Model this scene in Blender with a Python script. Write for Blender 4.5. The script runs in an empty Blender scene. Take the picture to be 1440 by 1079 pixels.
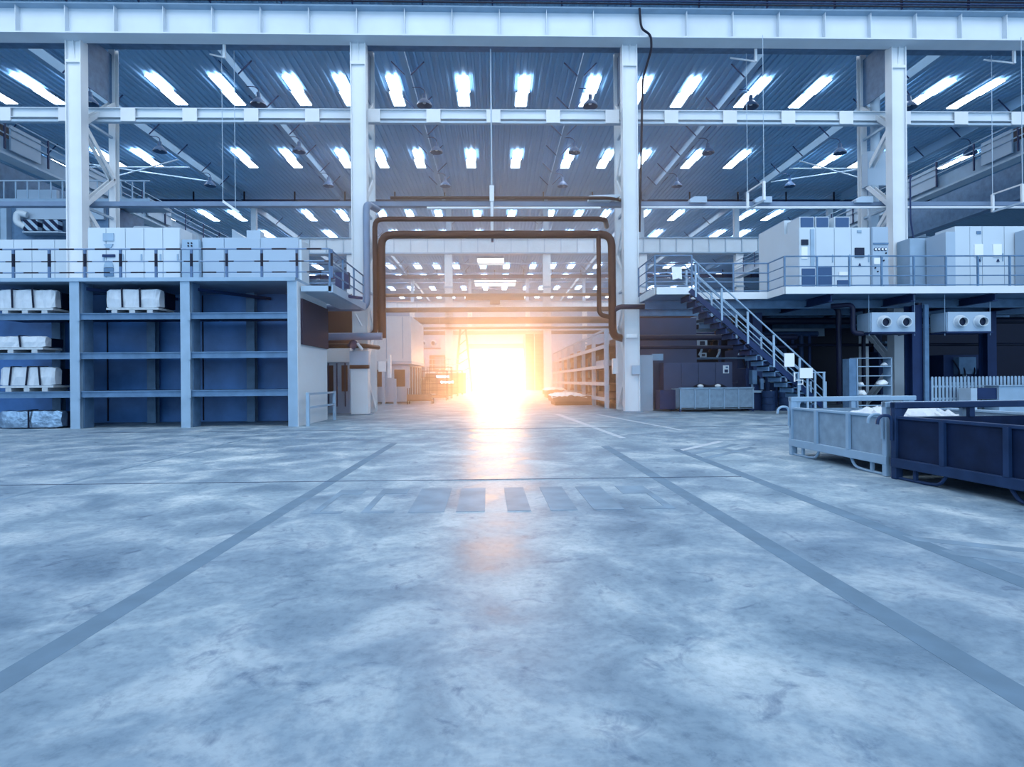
import bpy, math, random
from mathutils import Vector, Matrix
random.seed(7)
S = bpy.context.scene
COL = S.collection
PI = math.pi

# ------------------------------------------------------------------ helpers
class M:
    """collects simple solids and links them as ONE mesh object"""
    def __init__(s): s.v = []; s.f = []
    def add(s, vs, fs):
        n = len(s.v); s.v += [tuple(v) for v in vs]; s.f += [tuple(n + i for i in f) for f in fs]; return s
    def box(s, x0, x1, y0, y1, z0, z1):
        vs = [(x, y, z) for z in (z0, z1) for y in (y0, y1) for x in (x0, x1)]
        return s.add(vs, [(0, 2, 3, 1), (4, 5, 7, 6), (0, 1, 5, 4), (1, 3, 7, 5), (3, 2, 6, 7), (2, 0, 4, 6)])
    def frame(s, p, q, up):
        d = (Vector(q) - Vector(p)).normalized()
        u = Vector(up)
        if abs(d.dot(u)) > .98: u = Vector((0, 1, 0)) if abs(d.y) < .9 else Vector((1, 0, 0))
        a = d.cross(u).normalized(); b = a.cross(d).normalized()
        return d, a, b
    def bar(s, p, q, w, h, up=(0, 0, 1)):
        d, a, b = s.frame(p, q, up); vs = []
        for c in (Vector(p), Vector(q)):
            for i, j in ((-1, -1), (1, -1), (1, 1), (-1, 1)): vs.append(c + a * (w / 2 * i) + b * (h / 2 * j))
        return s.add(vs, [(0, 1, 2, 3), (7, 6, 5, 4), (0, 4, 5, 1), (1, 5, 6, 2), (2, 6, 7, 3), (3, 7, 4, 0)])
    def prof(s, p, q, pts, up=(0, 0, 1)):
        d, a, b = s.frame(p, q, up); n = len(pts); vs = []
        for c in (Vector(p), Vector(q)): vs += [c + a * x + b * z for x, z in pts]
        fs = [(i, (i + 1) % n, n + (i + 1) % n, n + i) for i in range(n)]
        return s.add(vs, fs + [tuple(range(n - 1, -1, -1)), tuple(range(n, 2 * n))])
    def ibeam(s, p, q, w, h, t=.03, up=(0, 0, 1)):
        W, H, k = w / 2, h / 2, t / 2
        return s.prof(p, q, [(-W, -H), (W, -H), (W, -H + t), (k, -H + t), (k, H - t), (W, H - t), (W, H), (-W, H), (-W, H - t), (-k, H - t), (-k, -H + t), (-W, -H + t)], up)
    def tube(s, pts, r, n=10, bend=0.0):
        P = [Vector(p) for p in pts]
        if bend:
            Q = [P[0]]
            for i in range(1, len(P) - 1):
                a = (P[i - 1] - P[i]); b = (P[i + 1] - P[i]); k = min(bend, a.length * .45, b.length * .45)
                A = P[i] + a.normalized() * k; B = P[i] + b.normalized() * k
                for t in (0, .25, .5, .75, 1): Q.append(A * (1 - t) ** 2 + P[i] * 2 * t * (1 - t) + B * t * t)
            P = Q + [P[-1]]
        vs = []; m = len(P); pa = None
        for i in range(m):
            d = ((P[i] - P[i - 1]).normalized() if i else Vector((0, 0, 0))) + ((P[i + 1] - P[i]).normalized() if i < m - 1 else Vector((0, 0, 0)))
            d.normalize()
            if pa is None:
                u = Vector((0, 0, 1)) if abs(d.z) < .9 else Vector((0, 1, 0)); a = d.cross(u).normalized()
            else: a = (pa - d * pa.dot(d)).normalized()
            pa = a; b = d.cross(a)
            for k in range(n):
                t = 2 * PI * k / n; vs.append(P[i] + a * (r * math.cos(t)) + b * (r * math.sin(t)))
        fs = [(i * n + k, i * n + (k + 1) % n, (i + 1) * n + (k + 1) % n, (i + 1) * n + k) for i in range(m - 1) for k in range(n)]
        return s.add(vs, fs + [tuple(range(n - 1, -1, -1)), tuple(range((m - 1) * n, m * n))])
    def lathe(s, prof, c, axis=(0, 0, 1), n=20):
        d = Vector(axis).normalized(); u = Vector((0, 0, 1)) if abs(d.z) < .9 else Vector((1, 0, 0))
        a = d.cross(u).normalized(); b = d.cross(a); c = Vector(c); m = len(prof)
        vs = [c + d * z + (a * math.cos(2 * PI * k / n) + b * math.sin(2 * PI * k / n)) * r for r, z in prof for k in range(n)]
        return s.add(vs, [(i * n + k, i * n + (k + 1) % n, (i + 1) * n + (k + 1) % n, (i + 1) * n + k) for i in range(m - 1) for k in range(n)])
    def poly(s, pts, axis, t):
        """prism: polygon pts extruded by vector"""
        n = len(pts); A = [Vector(p) for p in pts]; t = Vector(t)
        return s.add(A + [p + t for p in A], [tuple(range(n)), tuple(range(2 * n - 1, n - 1, -1))] + [(i, n + i, n + (i + 1) % n, (i + 1) % n) for i in range(n)])
    def done(s, name, mat, parent=None, smooth=False, bevel=0):
        me = bpy.data.meshes.new(name); o0 = Vector((0, 0, 0)); p = parent
        while p is not None: o0 = o0 + p.location; p = p.parent
        me.from_pydata([Vector(v) - o0 for v in s.v], [], s.f); me.update()
        me.materials.append(MAT[mat])
        import bmesh
        bm = bmesh.new(); bm.from_mesh(me); bmesh.ops.recalc_face_normals(bm, faces=bm.faces); bm.to_mesh(me); bm.free()
        if smooth: me.polygons.foreach_set('use_smooth', [True] * len(me.polygons)); me.set_sharp_from_angle(angle=.7)
        o = bpy.data.objects.new(name, me); COL.objects.link(o); o.parent = parent
        if bevel:
            b = o.modifiers.new('bevel', 'BEVEL'); b.width = bevel; b.segments = 2; b.limit_method = 'ANGLE'
        return o

def tag(o, label, cat, group=None, kind=None):
    o['label'] = label; o['category'] = cat
    if group: o['group'] = group
    if kind: o['kind'] = kind
    return o
def thing(name, label, cat, loc=(0, 0, 0), group=None, kind=None):
    o = bpy.data.objects.new(name, None); COL.objects.link(o); o.location = loc; o.empty_display_size = .2
    return tag(o, label, cat, group, kind)
def struct(name, m, mat, label=None):
    o = m.done(name, mat); o['kind'] = 'structure'
    if label: o['label'] = label
    return o
def dup(root, loc, label, group=None):
    r = root.copy(); COL.objects.link(r); r.location = loc; r['label'] = label
    if group: r['group'] = group
    for ch in list(root.children):
        c = ch.copy(); COL.objects.link(c); c.parent = r
        for g in ch.children:
            d = g.copy(); COL.objects.link(d); d.parent = c
    return r
ORD = ['first', 'second', 'third', 'fourth', 'fifth', 'sixth', 'seventh', 'eighth', 'ninth', 'tenth', 'eleventh', 'twelfth', 'thirteenth', 'fourteenth', 'fifteenth', 'sixteenth']
NUM = ['zero', 'one', 'two', 'three', 'four', 'five', 'six', 'seven', 'eight', 'nine', 'ten']

# ------------------------------------------------------------------ materials
MAT = {}
def lin(c): return tuple((x / 255 / 12.92 if x / 255 < .04045 else ((x / 255 + .055) / 1.055) ** 2.4) for x in c)
def mat(name, rgb, rough=.5, metal=0, spec=.18, noise=0, scale=3, dark=.7, bump=0, emit=None, estr=0, dirt=None):
    m = bpy.data.materials.new(name); m.use_nodes = True; N = m.node_tree.nodes; L = m.node_tree.links
    b = N['Principled BSDF']; c = lin(rgb)
    b.inputs['Base Color'].default_value = (*c, 1); b.inputs['Roughness'].default_value = rough
    b.inputs['Metallic'].default_value = metal; b.inputs['Specular IOR Level'].default_value = spec
    if noise or bump:
        tc = N.new('ShaderNodeTexCoord'); nz = N.new('ShaderNodeTexNoise'); nz.inputs['Scale'].default_value = scale; nz.inputs['Detail'].default_value = 6
        L.new(tc.outputs['Object'], nz.inputs['Vector'])
        if noise:
            rp = N.new('ShaderNodeValToRGB'); e = rp.color_ramp.elements
            e[0].position = .5 - noise; e[1].position = .5 + noise
            e[0].color = (*(x * dark for x in (lin(dirt) if dirt else c)), 1); e[1].color = (*c, 1)
            L.new(nz.outputs['Fac'], rp.inputs['Fac']); L.new(rp.outputs['Color'], b.inputs['Base Color'])
        if bump:
            bp = N.new('ShaderNodeBump'); bp.inputs['Strength'].default_value = bump; bp.inputs['Distance'].default_value = .02
            L.new(nz.outputs['Fac'], bp.inputs['Height']); L.new(bp.outputs['Normal'], b.inputs['Normal'])
    if emit:
        b.inputs['Emission Color'].default_value = (*lin(emit), 1); b.inputs['Emission Strength'].default_value = estr
    MAT[name] = m; return m
mat('white_paint', (214, 224, 232), .45, noise=.35, scale=1.3, dark=.88)
mat('girder_paint', (205, 220, 232), .5, noise=.3, scale=.8, dark=.86)
mat('pale_steel', (168, 192, 212), .5, noise=.3, scale=2, dark=.85)
mat('steel', (148, 178, 204), .45, noise=.3, scale=2, dark=.78)
mat('blue_steel', (98, 134, 170), .45, noise=.22, scale=3, dark=.66)
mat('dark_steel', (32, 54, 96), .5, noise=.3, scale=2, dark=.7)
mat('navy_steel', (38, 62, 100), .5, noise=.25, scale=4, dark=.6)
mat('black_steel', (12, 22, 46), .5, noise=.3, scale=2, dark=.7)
mat('glow_tinted_pipe', (58, 32, 28), .35, noise=.3, scale=2, dark=.8)  # brown carries the doorway glow, painted onto otherwise dark pipes
mat('dark_pipe', (30, 36, 62), .35, noise=.3, scale=2, dark=.8)
mat('grey_pipe', (112, 136, 166), .35, noise=.3, scale=2, dark=.8)
mat('cabinet_paint', (190, 208, 222), .4, noise=.3, scale=.7, dark=.9)
mat('cabinet_grey', (160, 184, 206), .4, noise=.3, scale=.7, dark=.9)
mat('roof_sheet', (128, 172, 208), .55, noise=.3, scale=.3, dark=.85)
mat('rafter_paint', (128, 166, 198), .5, noise=.3, scale=.5, dark=.85)
mat('grille', (60, 90, 130), .5)
mat('screen', (22, 36, 62), .25)
mat('worn_steel', (140, 166, 188), .5, noise=.3, scale=6, dark=.68, bump=.2)
mat('worn_dark', (24, 42, 76), .5, noise=.25, scale=4, dark=.5, bump=.2)
mat('wrap', (205, 218, 230), .35, noise=.35, scale=5, dark=.75, bump=.6)
mat('foil', (150, 178, 205), .2, metal=.7, noise=.3, scale=6, dark=.6, bump=1)
mat('pallet_wood', (190, 204, 214), .7, noise=.3, scale=8, dark=.7)
mat('rack_back', (58, 100, 152), .3, noise=.16, scale=.7, dark=1.9)
mat('wall_paint', (150, 176, 204), .7, noise=.3, scale=.2, dark=.85)
mat('sheet_white', (226, 234, 240), .6)
mat('warm_stack', (128, 100, 92), .6, noise=.25, scale=2, dark=.4)
mat('rust_panel', (70, 44, 38), .6, noise=.3, scale=2, dark=.7)
mat('skylight', (235, 245, 255), .4, emit=(225, 240, 255), estr=14)
mat('skylight_far', (235, 245, 255), .4, emit=(235, 240, 255), estr=12)
MAT['skylight_far'].cycles.emission_sampling = 'NONE'
mat('lamp_glow', (240, 245, 255), .3, emit=(235, 244, 255), estr=6)
MAT['lamp_glow'].cycles.emission_sampling = 'NONE'

def stripes(name, a, b, per, duty, axis, rough=.4, off=0):
    m = mat(name, a, rough); N = m.node_tree.nodes; L = m.node_tree.links; p = N['Principled BSDF']
    tc = N.new('ShaderNodeTexCoord'); dp = N.new('ShaderNodeVectorMath'); dp.operation = 'DOT_PRODUCT'; dp.inputs[1].default_value = axis
    mu = N.new('ShaderNodeMath'); mu.operation = 'MULTIPLY_ADD'; mu.inputs[1].default_value = 1 / per; mu.inputs[2].default_value = off / per
    fr = N.new('ShaderNodeMath'); fr.operation = 'FRACT'; lt = N.new('ShaderNodeMath'); lt.operation = 'LESS_THAN'; lt.inputs[1].default_value = duty
    mx = N.new('ShaderNodeMix'); mx.data_type = 'RGBA'; mx.inputs[6].default_value = (*lin(a), 1); mx.inputs[7].default_value = (*lin(b), 1)
    L.new(tc.outputs['Object'], dp.inputs[0]); L.new(dp.outputs['Value'], mu.inputs[0]); L.new(mu.outputs[0], fr.inputs[0]); L.new(fr.outputs[0], lt.inputs[0]); L.new(lt.outputs[0], mx.inputs[0]); L.new(mx.outputs[2], p.inputs['Base Color'])
stripes('rail_stripe', (112, 140, 172), (14, 22, 46), 1.135, .42, (1, 0, 0), .4, 4.37)
stripes('mid_rail_stripe', (112, 140, 172), (14, 22, 46), 1.135, .42, (1, 0, 0), .4, 4.94)
stripes('post_stripe', (84, 112, 148), (14, 22, 46), 1.0, .42, (0, 0, 1), .4, .62)
stripes('hazard', (150, 180, 205), (20, 32, 62), .3, .55, (.7, 0, .7))

def floor_mat():
    m = bpy.data.materials.new('concrete'); m.use_nodes = True; N = m.node_tree.nodes; L = m.node_tree.links; b = N['Principled BSDF']
    tc = N.new('ShaderNodeTexCoord')
    def noise(sc, det, dist=0, rgh=.6):
        n = N.new('ShaderNodeTexNoise'); n.inputs['Scale'].default_value = sc; n.inputs['Detail'].default_value = det
        n.inputs['Roughness'].default_value = rgh; n.inputs['Distortion'].default_value = dist; L.new(tc.outputs['Object'], n.inputs['Vector']); return n
    def ramp(src, stops):
        r = N.new('ShaderNodeValToRGB'); e = r.color_ramp.elements
        while len(e) < len(stops): e.new(.5)
        for el, (p, c) in zip(e, stops): el.position = p; el.color = (*lin(c), 1)
        L.new(src, r.inputs['Fac']); return r
    def mix(kind, a, bb, fac):
        x = N.new('ShaderNodeMix'); x.data_type = 'RGBA'; x.blend_type = kind; x.inputs[0].default_value = fac
        L.new(a, x.inputs[6]); L.new(bb, x.inputs[7]); return x.outputs[2]
    n1 = noise(1.15, 9, .5, .62); n2 = noise(.32, 4, .3, .5); n3 = noise(14, 5, 0, .7); n4 = noise(3.2, 8, 1.2, .65)
    c1 = ramp(n1.outputs['Fac'], [(.33, (102, 129, 150)), (.5, (136, 161, 178)), (.66, (178, 196, 205))])
    c2 = ramp(n2.outputs['Fac'], [(.35, (196, 206, 220)), (.65, (255, 255, 255))])
    c3 = ramp(n3.outputs['Fac'], [(.3, (205, 210, 216)), (.55, (255, 255, 255))])
    c4 = ramp(n4.outputs['Fac'], [(.3, (150, 166, 190)), (.42, (255, 255, 255))])
    o = mix('MULTIPLY', c1.outputs[0], c2.outputs[0], .7); o = mix('MULTIPLY', o, c3.outputs[0], .7); o = mix('MULTIPLY', o, c4.outputs[0], .65)
    L.new(o, b.inputs['Base Color'])
    rr = N.new('ShaderNodeMapRange'); rr.inputs[1].default_value = .3; rr.inputs[2].default_value = .7; rr.inputs[3].default_value = .42; rr.inputs[4].default_value = .62
    L.new(n1.outputs['Fac'], rr.inputs[0]); L.new(rr.outputs[0], b.inputs['Roughness'])
    bp = N.new('ShaderNodeBump'); bp.inputs['Strength'].default_value = .12; bp.inputs['Distance'].default_value = .01
    L.new(n4.outputs['Fac'], bp.inputs['Height']); L.new(bp.outputs['Normal'], b.inputs['Normal'])
    b.inputs['Specular IOR Level'].default_value = .12
    MAT['concrete'] = m
floor_mat()
mat('line_paint', (86, 111, 132), .6, spec=.1, noise=.3, scale=4, dark=1.4)
mat('roof_panel_glow', (250, 245, 240), .4, emit=(255, 244, 236), estr=1.6)
MAT['roof_panel_glow'].cycles.emission_sampling = 'NONE'
mat('board_dark', (54, 48, 66), .6)
mat('lamp_shade', (52, 82, 116), .4)
mat('locker_paint', (72, 84, 116), .45, noise=.3, scale=1.5, dark=.8)
mat('pane_glow', (220, 232, 245), .4, emit=(200, 222, 250), estr=.7)  # emission added so the shaded panes read pale
mat('worn_line', (98, 122, 142), .6, spec=.1, noise=.2, scale=2.5, dark=1.5)
mat('pale_line', (176, 192, 206), .6, spec=.1, noise=.25, scale=3, dark=.8)
mat('joint', (58, 74, 100), .7)

# ------------------------------------------------------------------ camera (photograph 1440 x 1079, focal length 815 px)
F = 815.0; th = math.atan(23 / F); ph = .0085
fw = Vector((math.sin(th), math.cos(th), 0)); r0 = Vector((math.cos(th), -math.sin(th), 0)); u0 = Vector((0, 0, 1))
Rr = r0 * math.cos(ph) - u0 * math.sin(ph); Uu = u0 * math.cos(ph) + r0 * math.sin(ph)
cd = bpy.data.cameras.new('camera'); cam = bpy.data.objects.new('camera', cd); COL.objects.link(cam)
cd.sensor_fit = 'HORIZONTAL'; cd.sensor_width = 36; cd.lens = F * 36 / 1440; cd.shift_y = -4.7 / 1440; cd.clip_end = 600
mw = Matrix.Identity(4)
for i in range(3): mw[i][0] = Rr[i]; mw[i][1] = Uu[i]; mw[i][2] = -fw[i]
mw[0][3], mw[1][3], mw[2][3] = 0, 0, 1.45
cam.matrix_world = mw; S.camera = cam

# ------------------------------------------------------------------ setting: floor, roof, walls
fl = M().box(-150, 150, -14, 200, -.3, 0); floor = struct('floor', fl, 'concrete')
STRIPS = 0
def strip(name, pts, matn, z=.004):
    global STRIPS; STRIPS += 1
    m = M(); m.poly([(x, y, -.002) for x, y in pts], None, (0, 0, .003 + .00012 * STRIPS)); return m.done(name, matn, floor)
strip('painted_line', [(-2.53, -1), (-2.35, -1), (-2.3, 13.6), (-2.46, 13.6)], 'line_paint')
strip('painted_line', [(2.27, -1), (2.45, -1), (2.45, 12.5), (2.27, 12.5)], 'line_paint')
strip('painted_line', [(3.58, 1), (3.77, 1), (3.8, 11.8), (3.62, 11.8)], 'line_paint')
strip('painted_line', [(-6.22, 5), (-6.15, 5), (-6.4, 15.2), (-6.47, 15.2)], 'worn_line')
strip('painted_line', [(3.7, 5.2), (3.7, 5.02), (5.4, 4.0), (5.4, 4.16)], 'worn_line')
strip('painted_line', [(3.7, 4.75), (3.7, 4.6), (5.2, 3.6), (5.2, 3.76)], 'worn_line')
for k in range(3):
    y = 11.75 - .62 * k
    strip('hatch_line', [(3.76, y), (3.76, y - .2), (5.2 + .1 * k, y + 1.35), (5.15 + .1 * k, y + 1.55)], 'pale_line' if k == 0 else 'worn_line')
strip('painted_line', [(2.45, 24.5), (2.7, 24.5), (3.2, 14.2), (3.05, 14.2)], 'pale_line')
strip('painted_line', [(4.1, 24.0), (4.3, 24.0), (5.3, 16.2), (5.15, 16.2)], 'pale_line')
for x, w, mt in ((-2.05, .34, 'worn_line'), (-1.5, .36, 'worn_line'), (-.98, .4, 'worn_line'), (-.45, .32, 'worn_line'), (.12, .26, 'worn_line'), (.6, .3, 'worn_line'), (1.08, .34, 'worn_line'), (1.62, .38, 'line_paint')):
    if w in (.34, .36, .38) and abs(x) > 1.4:
        strip('crossing_bar', [(x, 6.42), (x + w, 6.42), (x + w, 6.52), (x + .08, 6.52), (x + .07, 7.5), (x + w - .02, 7.5), (x + w - .02, 7.82), (x - .02, 7.82)] if x < 0 else [(x, 6.42), (x + w, 6.42), (x + w - .02, 7.82), (x - .02, 7.82), (x - .02, 7.3), (x + w - .1, 7.3), (x + w - .1, 6.55), (x, 6.55)], 'worn_line')
    else: strip('crossing_bar', [(x, 6.42), (x + w, 6.42), (x + w - .02, 7.82), (x - .02, 7.82)], mt)
strip('expansion_joint', [(-12, 8.6), (-12, 8.57), (3.6, 8.43), (3.6, 8.46)], 'joint')
strip('expansion_joint', [(-12, 17.4), (-12, 17.35), (14, 17.35), (14, 17.4)], 'joint')

ROOF = 24.0
def corr(x0, x1, y0, y1, z, pitch=.5, h=.11):
    m = M(); vs = []; x = x0; n = int((x1 - x0) / pitch)
    for i in range(n):
        a = x0 + i * pitch
        for dx, dz in ((0, 0), (.3 * pitch, 0), (.4 * pitch, h), (.9 * pitch, h)): vs += [(a + dx, y0, z + dz), (a + dx, y1, z + dz)]
    m.add(vs, [(2 * i, 2 * i + 2, 2 * i + 3, 2 * i + 1) for i in range(len(vs) // 2 - 1)]); return m
struct('ceiling', corr(-150, 150, -14, 166, ROOF), 'roof_sheet')
w = M().box(-150, -5.6, 165, 165.6, 0, ROOF); w.box(6.4, 150, 165, 165.6, 0, ROOF); w.box(-5.6, 6.4, 165, 165.6, 8.6, ROOF)
struct('wall_end', w, 'wall_paint')
struct('wall_left', M().box(-150.6, -150, -14, 166, 0, ROOF), 'wall_paint')
struct('wall_right', M().box(150, 150.6, -14, 166, 0, ROOF), 'wall_paint')
d = M()
for k in range(9): d.box(-5.6, 6.4, 164.9, 165.0, 8.6 + k * .8, 9.35 + k * .8)
struct('door_1', d, 'pale_steel')
fr = M().box(-6.1, -5.6, 164.5, 165, 0, 9.2); fr.box(6.4, 6.9, 164.5, 165, 0, 9.2); fr.box(-6.1, 6.9, 164.5, 165, 8.6, 9.2)
struct('trim_1', fr, 'white_paint')

# ------------------------------------------------------------------ rows of lattice columns (nearest row)
def near_column(x, label, side):
    y = 25.25; t = thing('lattice_column', label, 'column', (x, y + 1.3, 0), 'lattice columns of the near row', 'thing')
    m = M()
    for s in (-1, 1): m.box(x + s * .31 - .02, x + s * .31 + .02, y, y + .46, 0, 16.2)
    m.box(x - .29, x + .29, y + .1, y + .14, 0, 16.2); m.done('front_chord', 'white_paint', t)
    M().box(x - .29, x + .29, y, y + .1, 15.2, 15.32).done('cap_plate', 'white_paint', t)
    m = M(); m.add([(x, y - .04, 16.2), (x, y + .1, 16.2), (x, y + .1, 15.35), (x + .03, y - .04, 16.2), (x + .03, y + .1, 16.2), (x + .03, y + .1, 15.35)], [(0, 1, 2), (3, 5, 4), (0, 2, 5, 3), (0, 3, 4, 1), (1, 4, 5, 2)])
    m.done('gusset', 'white_paint', t)
    yr = y + 2.65
    m = M(); m.ibeam((x, yr, 0), (x, yr, 17.25), .3, .3, .03, (0, 1, 0)); m.done('rear_chord', 'white_paint', t)
    M().box(x - .02, x + .02, y + .46, yr - .15, 14.6, 16.9).done('web_plate', 'blue_steel', t)
    zs = [14.6 - 1.8 * k for k in range(9)]
    for k in range(8):
        a, b = (y + .5, yr - .1) if k % 2 == 0 else (yr - .1, y + .5)
        if k % 2 == 0: a, b = yr - .1, y + .5
        else: a, b = y + .5, yr - .1
        for dx in (-.11, .11):
            if zs[k + 1] < 0: continue
            M().bar((x + dx, a, zs[k]), (x + dx, b, zs[k + 1]), .2, .06, (1, 0, 0)).done('lacing_bar', 'white_paint', t)
    for z in (13.0, 9.2, 5.6): M().bar((x, y + .46, z), (x, yr - .15, z), .1, .1).done('lacing_bar', 'pale_steel', t)
    M().box(x - .42, x + .42, y - .1, y + .56, 0, .05).done('base_plate', 'worn_steel', t)
    return t
near_column(-17.93, 'white lattice column rising behind the left mezzanine between two cabinet rows', -1)
c2 = near_column(-5.85, 'white lattice column on the left side of the central gateway, dark pipes beside it', 1)
c3 = near_column(6.0, 'white lattice column on the right side of the central gateway, beside the stair landing', 1)
c4 = near_column(18.04, 'white lattice column behind the right mezzanine railing carrying a grey junction box', 1)
# concrete-like encased foot of the left gateway column
M().box(-6.22, -5.5, 25.1, 25.24, .05, 2.0).done('foot_guard', 'white_paint', c2)
M().box(-6.26, -5.45, 25.05, 25.24, 2.0, 2.16).done('foot_guard_cap', 'rust_panel', c2)
M().box(-6.26, -5.45, 25.05, 25.24, 2.16, 2.75).done('foot_guard_top', 'pale_steel', c2)
# fixtures on the columns
def small_box(name, label, cat, x0, x1, y0, y1, z0, z1, m='pale_steel', lid=True, group=None):
    t = thing(name, label, cat, ((x0 + x1) / 2, y1, z0), group)
    M().box(x0, x1, y0, y1, z0, z1).done('body', m, t, bevel=.01)
    if lid: M().box(x0 + .02, x1 - .02, y0 - .02, y0, z0 + .02, z1 - .02).done('lid', m, t)
    return t
small_box('switch_box', 'small grey switch box on the right gateway column front', 'switch box', 5.95, 6.32, 25.15, 25.25, 1.65, 2.05)
small_box('label_plate', 'pale label plate on the right gateway column beside the pipe', 'plate', 5.72, 6.2, 25.19, 25.25, 3.25, 3.42, 'sheet_white')
small_box('switch_box', 'tall white box on the lattice braces left of the right gateway column', 'switch box', 5.35, 5.6, 26.3, 26.55, 1.7, 2.4, 'white_paint')
small_box('switch_box', 'white narrow box on the braces right of the left gateway column', 'switch box', -5.1, -4.95, 27.5, 27.75, 1.6, 2.7, 'white_paint')
small_box('sign_plate', 'pale plate between the braces of the left gateway column', 'plate', -5.55, -5.2, 27.6, 27.7, 1.9, 2.4, 'sheet_white')
jb = small_box('junction_box', 'large grey electrical box high on the right column braces', 'electrical box', 17.85, 18.75, 27.2, 27.65, 10.6, 12.25, 'cabinet_grey')
M().tube([(18.3, 27.3, 12.25), (18.3, 27.3, 15.0)], .2, 10).done('cable_duct', 'pale_steel', jb, True)
M().tube([(18.2, 27.3, 10.6), (18.2, 27.3, 5.4)], .22, 10).done('cable_duct', 'pale_steel', jb, True)
cn = M(); cn.tube([(18.6, 27.0, 10.5), (18.5, 25.15, 10.4), (18.42, 25.15, 10.2), (18.42, 25.15, 8.4), (18.6, 25.1, 7.0), (18.3, 25.1, 6.9)], .035, 6, .15)
tag(cn.done('conduit', 'dark_steel', None, True), 'thin dark conduit running down the right column to a small switch', 'conduit')
sb = small_box('isolator_switch', 'small isolator switch with dark handle at the foot of the thin conduit', 'switch', 18.25, 18.75, 24.95, 25.2, 6.9, 7.5, 'steel')
M().lathe([(.001, 0), (.14, 0), (.14, .08), (.001, .1)], (18.45, 24.93, 7.2), (0, -1, 0), 12).done('handle', 'black_steel', sb)

# crane girder above the near columns
g = thing('crane_girder', 'huge white crane girder across the top of the picture above the columns', 'girder', (0, 25, 16.2), None, 'thing')
M().box(-32, 32, 24.98, 25.02, 16.2, 17.35).done('web', 'girder_paint', g)
M().box(-32, 32, 24.72, 25.5, 16.14, 16.2).done('bottom_flange', 'girder_paint', g)
M().box(-32, 32, 24.62, 25.5, 17.3, 17.36).done('top_flange', 'steel', g)
for k in range(-14, 22):
    M().box(-17.93 + 2.02 * (k + 6) - 4 - .012, -17.93 + 2.02 * (k + 6) - 4 + .012, 24.74, 24.98, 16.2, 17.3).done('stiffener', 'girder_paint', g)
sp = tag(M().box(-32, 32, 25.5, 27.75, 17.16, 17.22).done('walkway_plate', 'blue_steel'), 'grey plate walkway along the back of the big crane girder', 'walkway', None, 'thing')
bb = thing('conductor_rail', 'dark parallel conductor rails running above the big crane girder', 'rail', (0, 24.5, 17.4))
for k, z in enumerate((17.42, 17.53, 17.64, 17.76)):
    M().bar((-30, 24.5, z), (30, 24.5, z), .05, .045).done('conductor', 'black_steel' if k % 2 == 0 else 'dark_steel', bb)
for k in range(-9, 10): M().box(k * 2.95 - .03, k * 2.95 + .03, 24.54, 24.62, 17.36, 17.82).done('hanger', 'dark_steel', bb)
cb = M(); cb.tube([(6.28, 24.6, 17.3), (6.33, 24.6, 16.6), (6.4, 24.6, 16.4), (6.78, 24.66, 16.2), (6.8, 24.66, 15.6), (6.55, 25.2, 14.6), (6.45, 25.6, 8.0)], .05, 8, .2)
tag(cb.done('power_cable', 'black_steel', None, True), 'thick black cable looping down over the girder beside the right gateway column', 'cable')

# middle crane rail
g = thing('runway_rail', 'white double rail crossing the whole hall between the lattice column chords', 'rail', (0, 26.7, 13.4), None, 'thing')
M().ibeam((-34, 26.7, 13.65), (34, 26.7, 13.65), .3, .44, .03).done('upper_beam', 'girder_paint', g)
M().bar((-34, 26.7, 13.3), (34, 26.7, 13.3), .2, .1).done('lower_beam', 'pale_steel', g)
for k in range(-12, 13): M().box(k * 2.74 - .32, k * 2.74 + .32, 26.54, 26.6, 13.26, 13.86).done('clamp', 'white_paint', g)

# trays and pipes across the hall at the near row
def pipe(pts, r, mt, label, bend=.35, name='pipe', group=None, n=12):
    return tag(M().tube(pts, r, n, bend).done(name, mt, None, True), label, 'pipe', group, 'thing')
t = thing('cable_tray', 'long grey cable tray spanning the hall below the white double rail', 'cable tray', (0, 26.45, 9.4))
M().box(-32, 32, 26.3, 26.6, 9.36, 9.4).done('tray_floor', 'grey_pipe', t)
M().box(-32, 32, 26.28, 26.3, 9.36, 9.56).done('tray_side', 'grey_pipe', t)
M().box(-32, 32, 26.6, 26.62, 9.36, 9.56).done('tray_side', 'grey_pipe', t)
pipe([(6.5, 26.0, 9.2), (32, 26.0, 9.2)], .055, 'white_paint', 'thin bright pipe running right under the cable tray from the right gateway column')
pipe([(-3.0, 26.0, 9.18), (4.8, 26.0, 9.18)], .06, 'white_paint', 'thin white pipe under the cable tray above the gateway')
pipe([(-4.6, 25.9, 9.6), (5.2, 25.9, 9.6), (5.9, 26.3, 9.6)], .07, 'glow_tinted_pipe', 'topmost thin dark pipe above the gateway, over the cable tray')
pipe([(-7.9, 24.95, 4.6), (-5.47, 24.95, 4.6), (-5.47, 24.95, 9.08), (-5.2, 26.0, 9.1)], .15, 'grey_pipe', 'grey pipe standing closest to the left gateway column')
pipe([(-7.9, 24.9, 3.42), (-5.1, 24.9, 3.42), (-5.1, 24.9, 8.38), (4.78, 24.9, 8.38), (5.1, 26.2, 8.4)], .11, 'glow_tinted_pipe', 'dark pipe forming the upper crossbar of the gateway')
pipe([(-4.85, 25.0, 3.3), (-4.85, 25.0, 7.74), (5.08, 25.0, 7.74), (5.08, 25.0, 3.35), (5.7, 26.0, 3.3)], .17, 'glow_tinted_pipe', 'thick dark pipe forming the lower crossbar and both sides of the gateway', .5)
pipe([(4.5, 24.95, 7.7), (4.5, 24.95, 4.25), (5.0, 25.0, 4.15)], .1, 'glow_tinted_pipe', 'slim dark pipe hanging inside the gateway beside the thick one')
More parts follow.
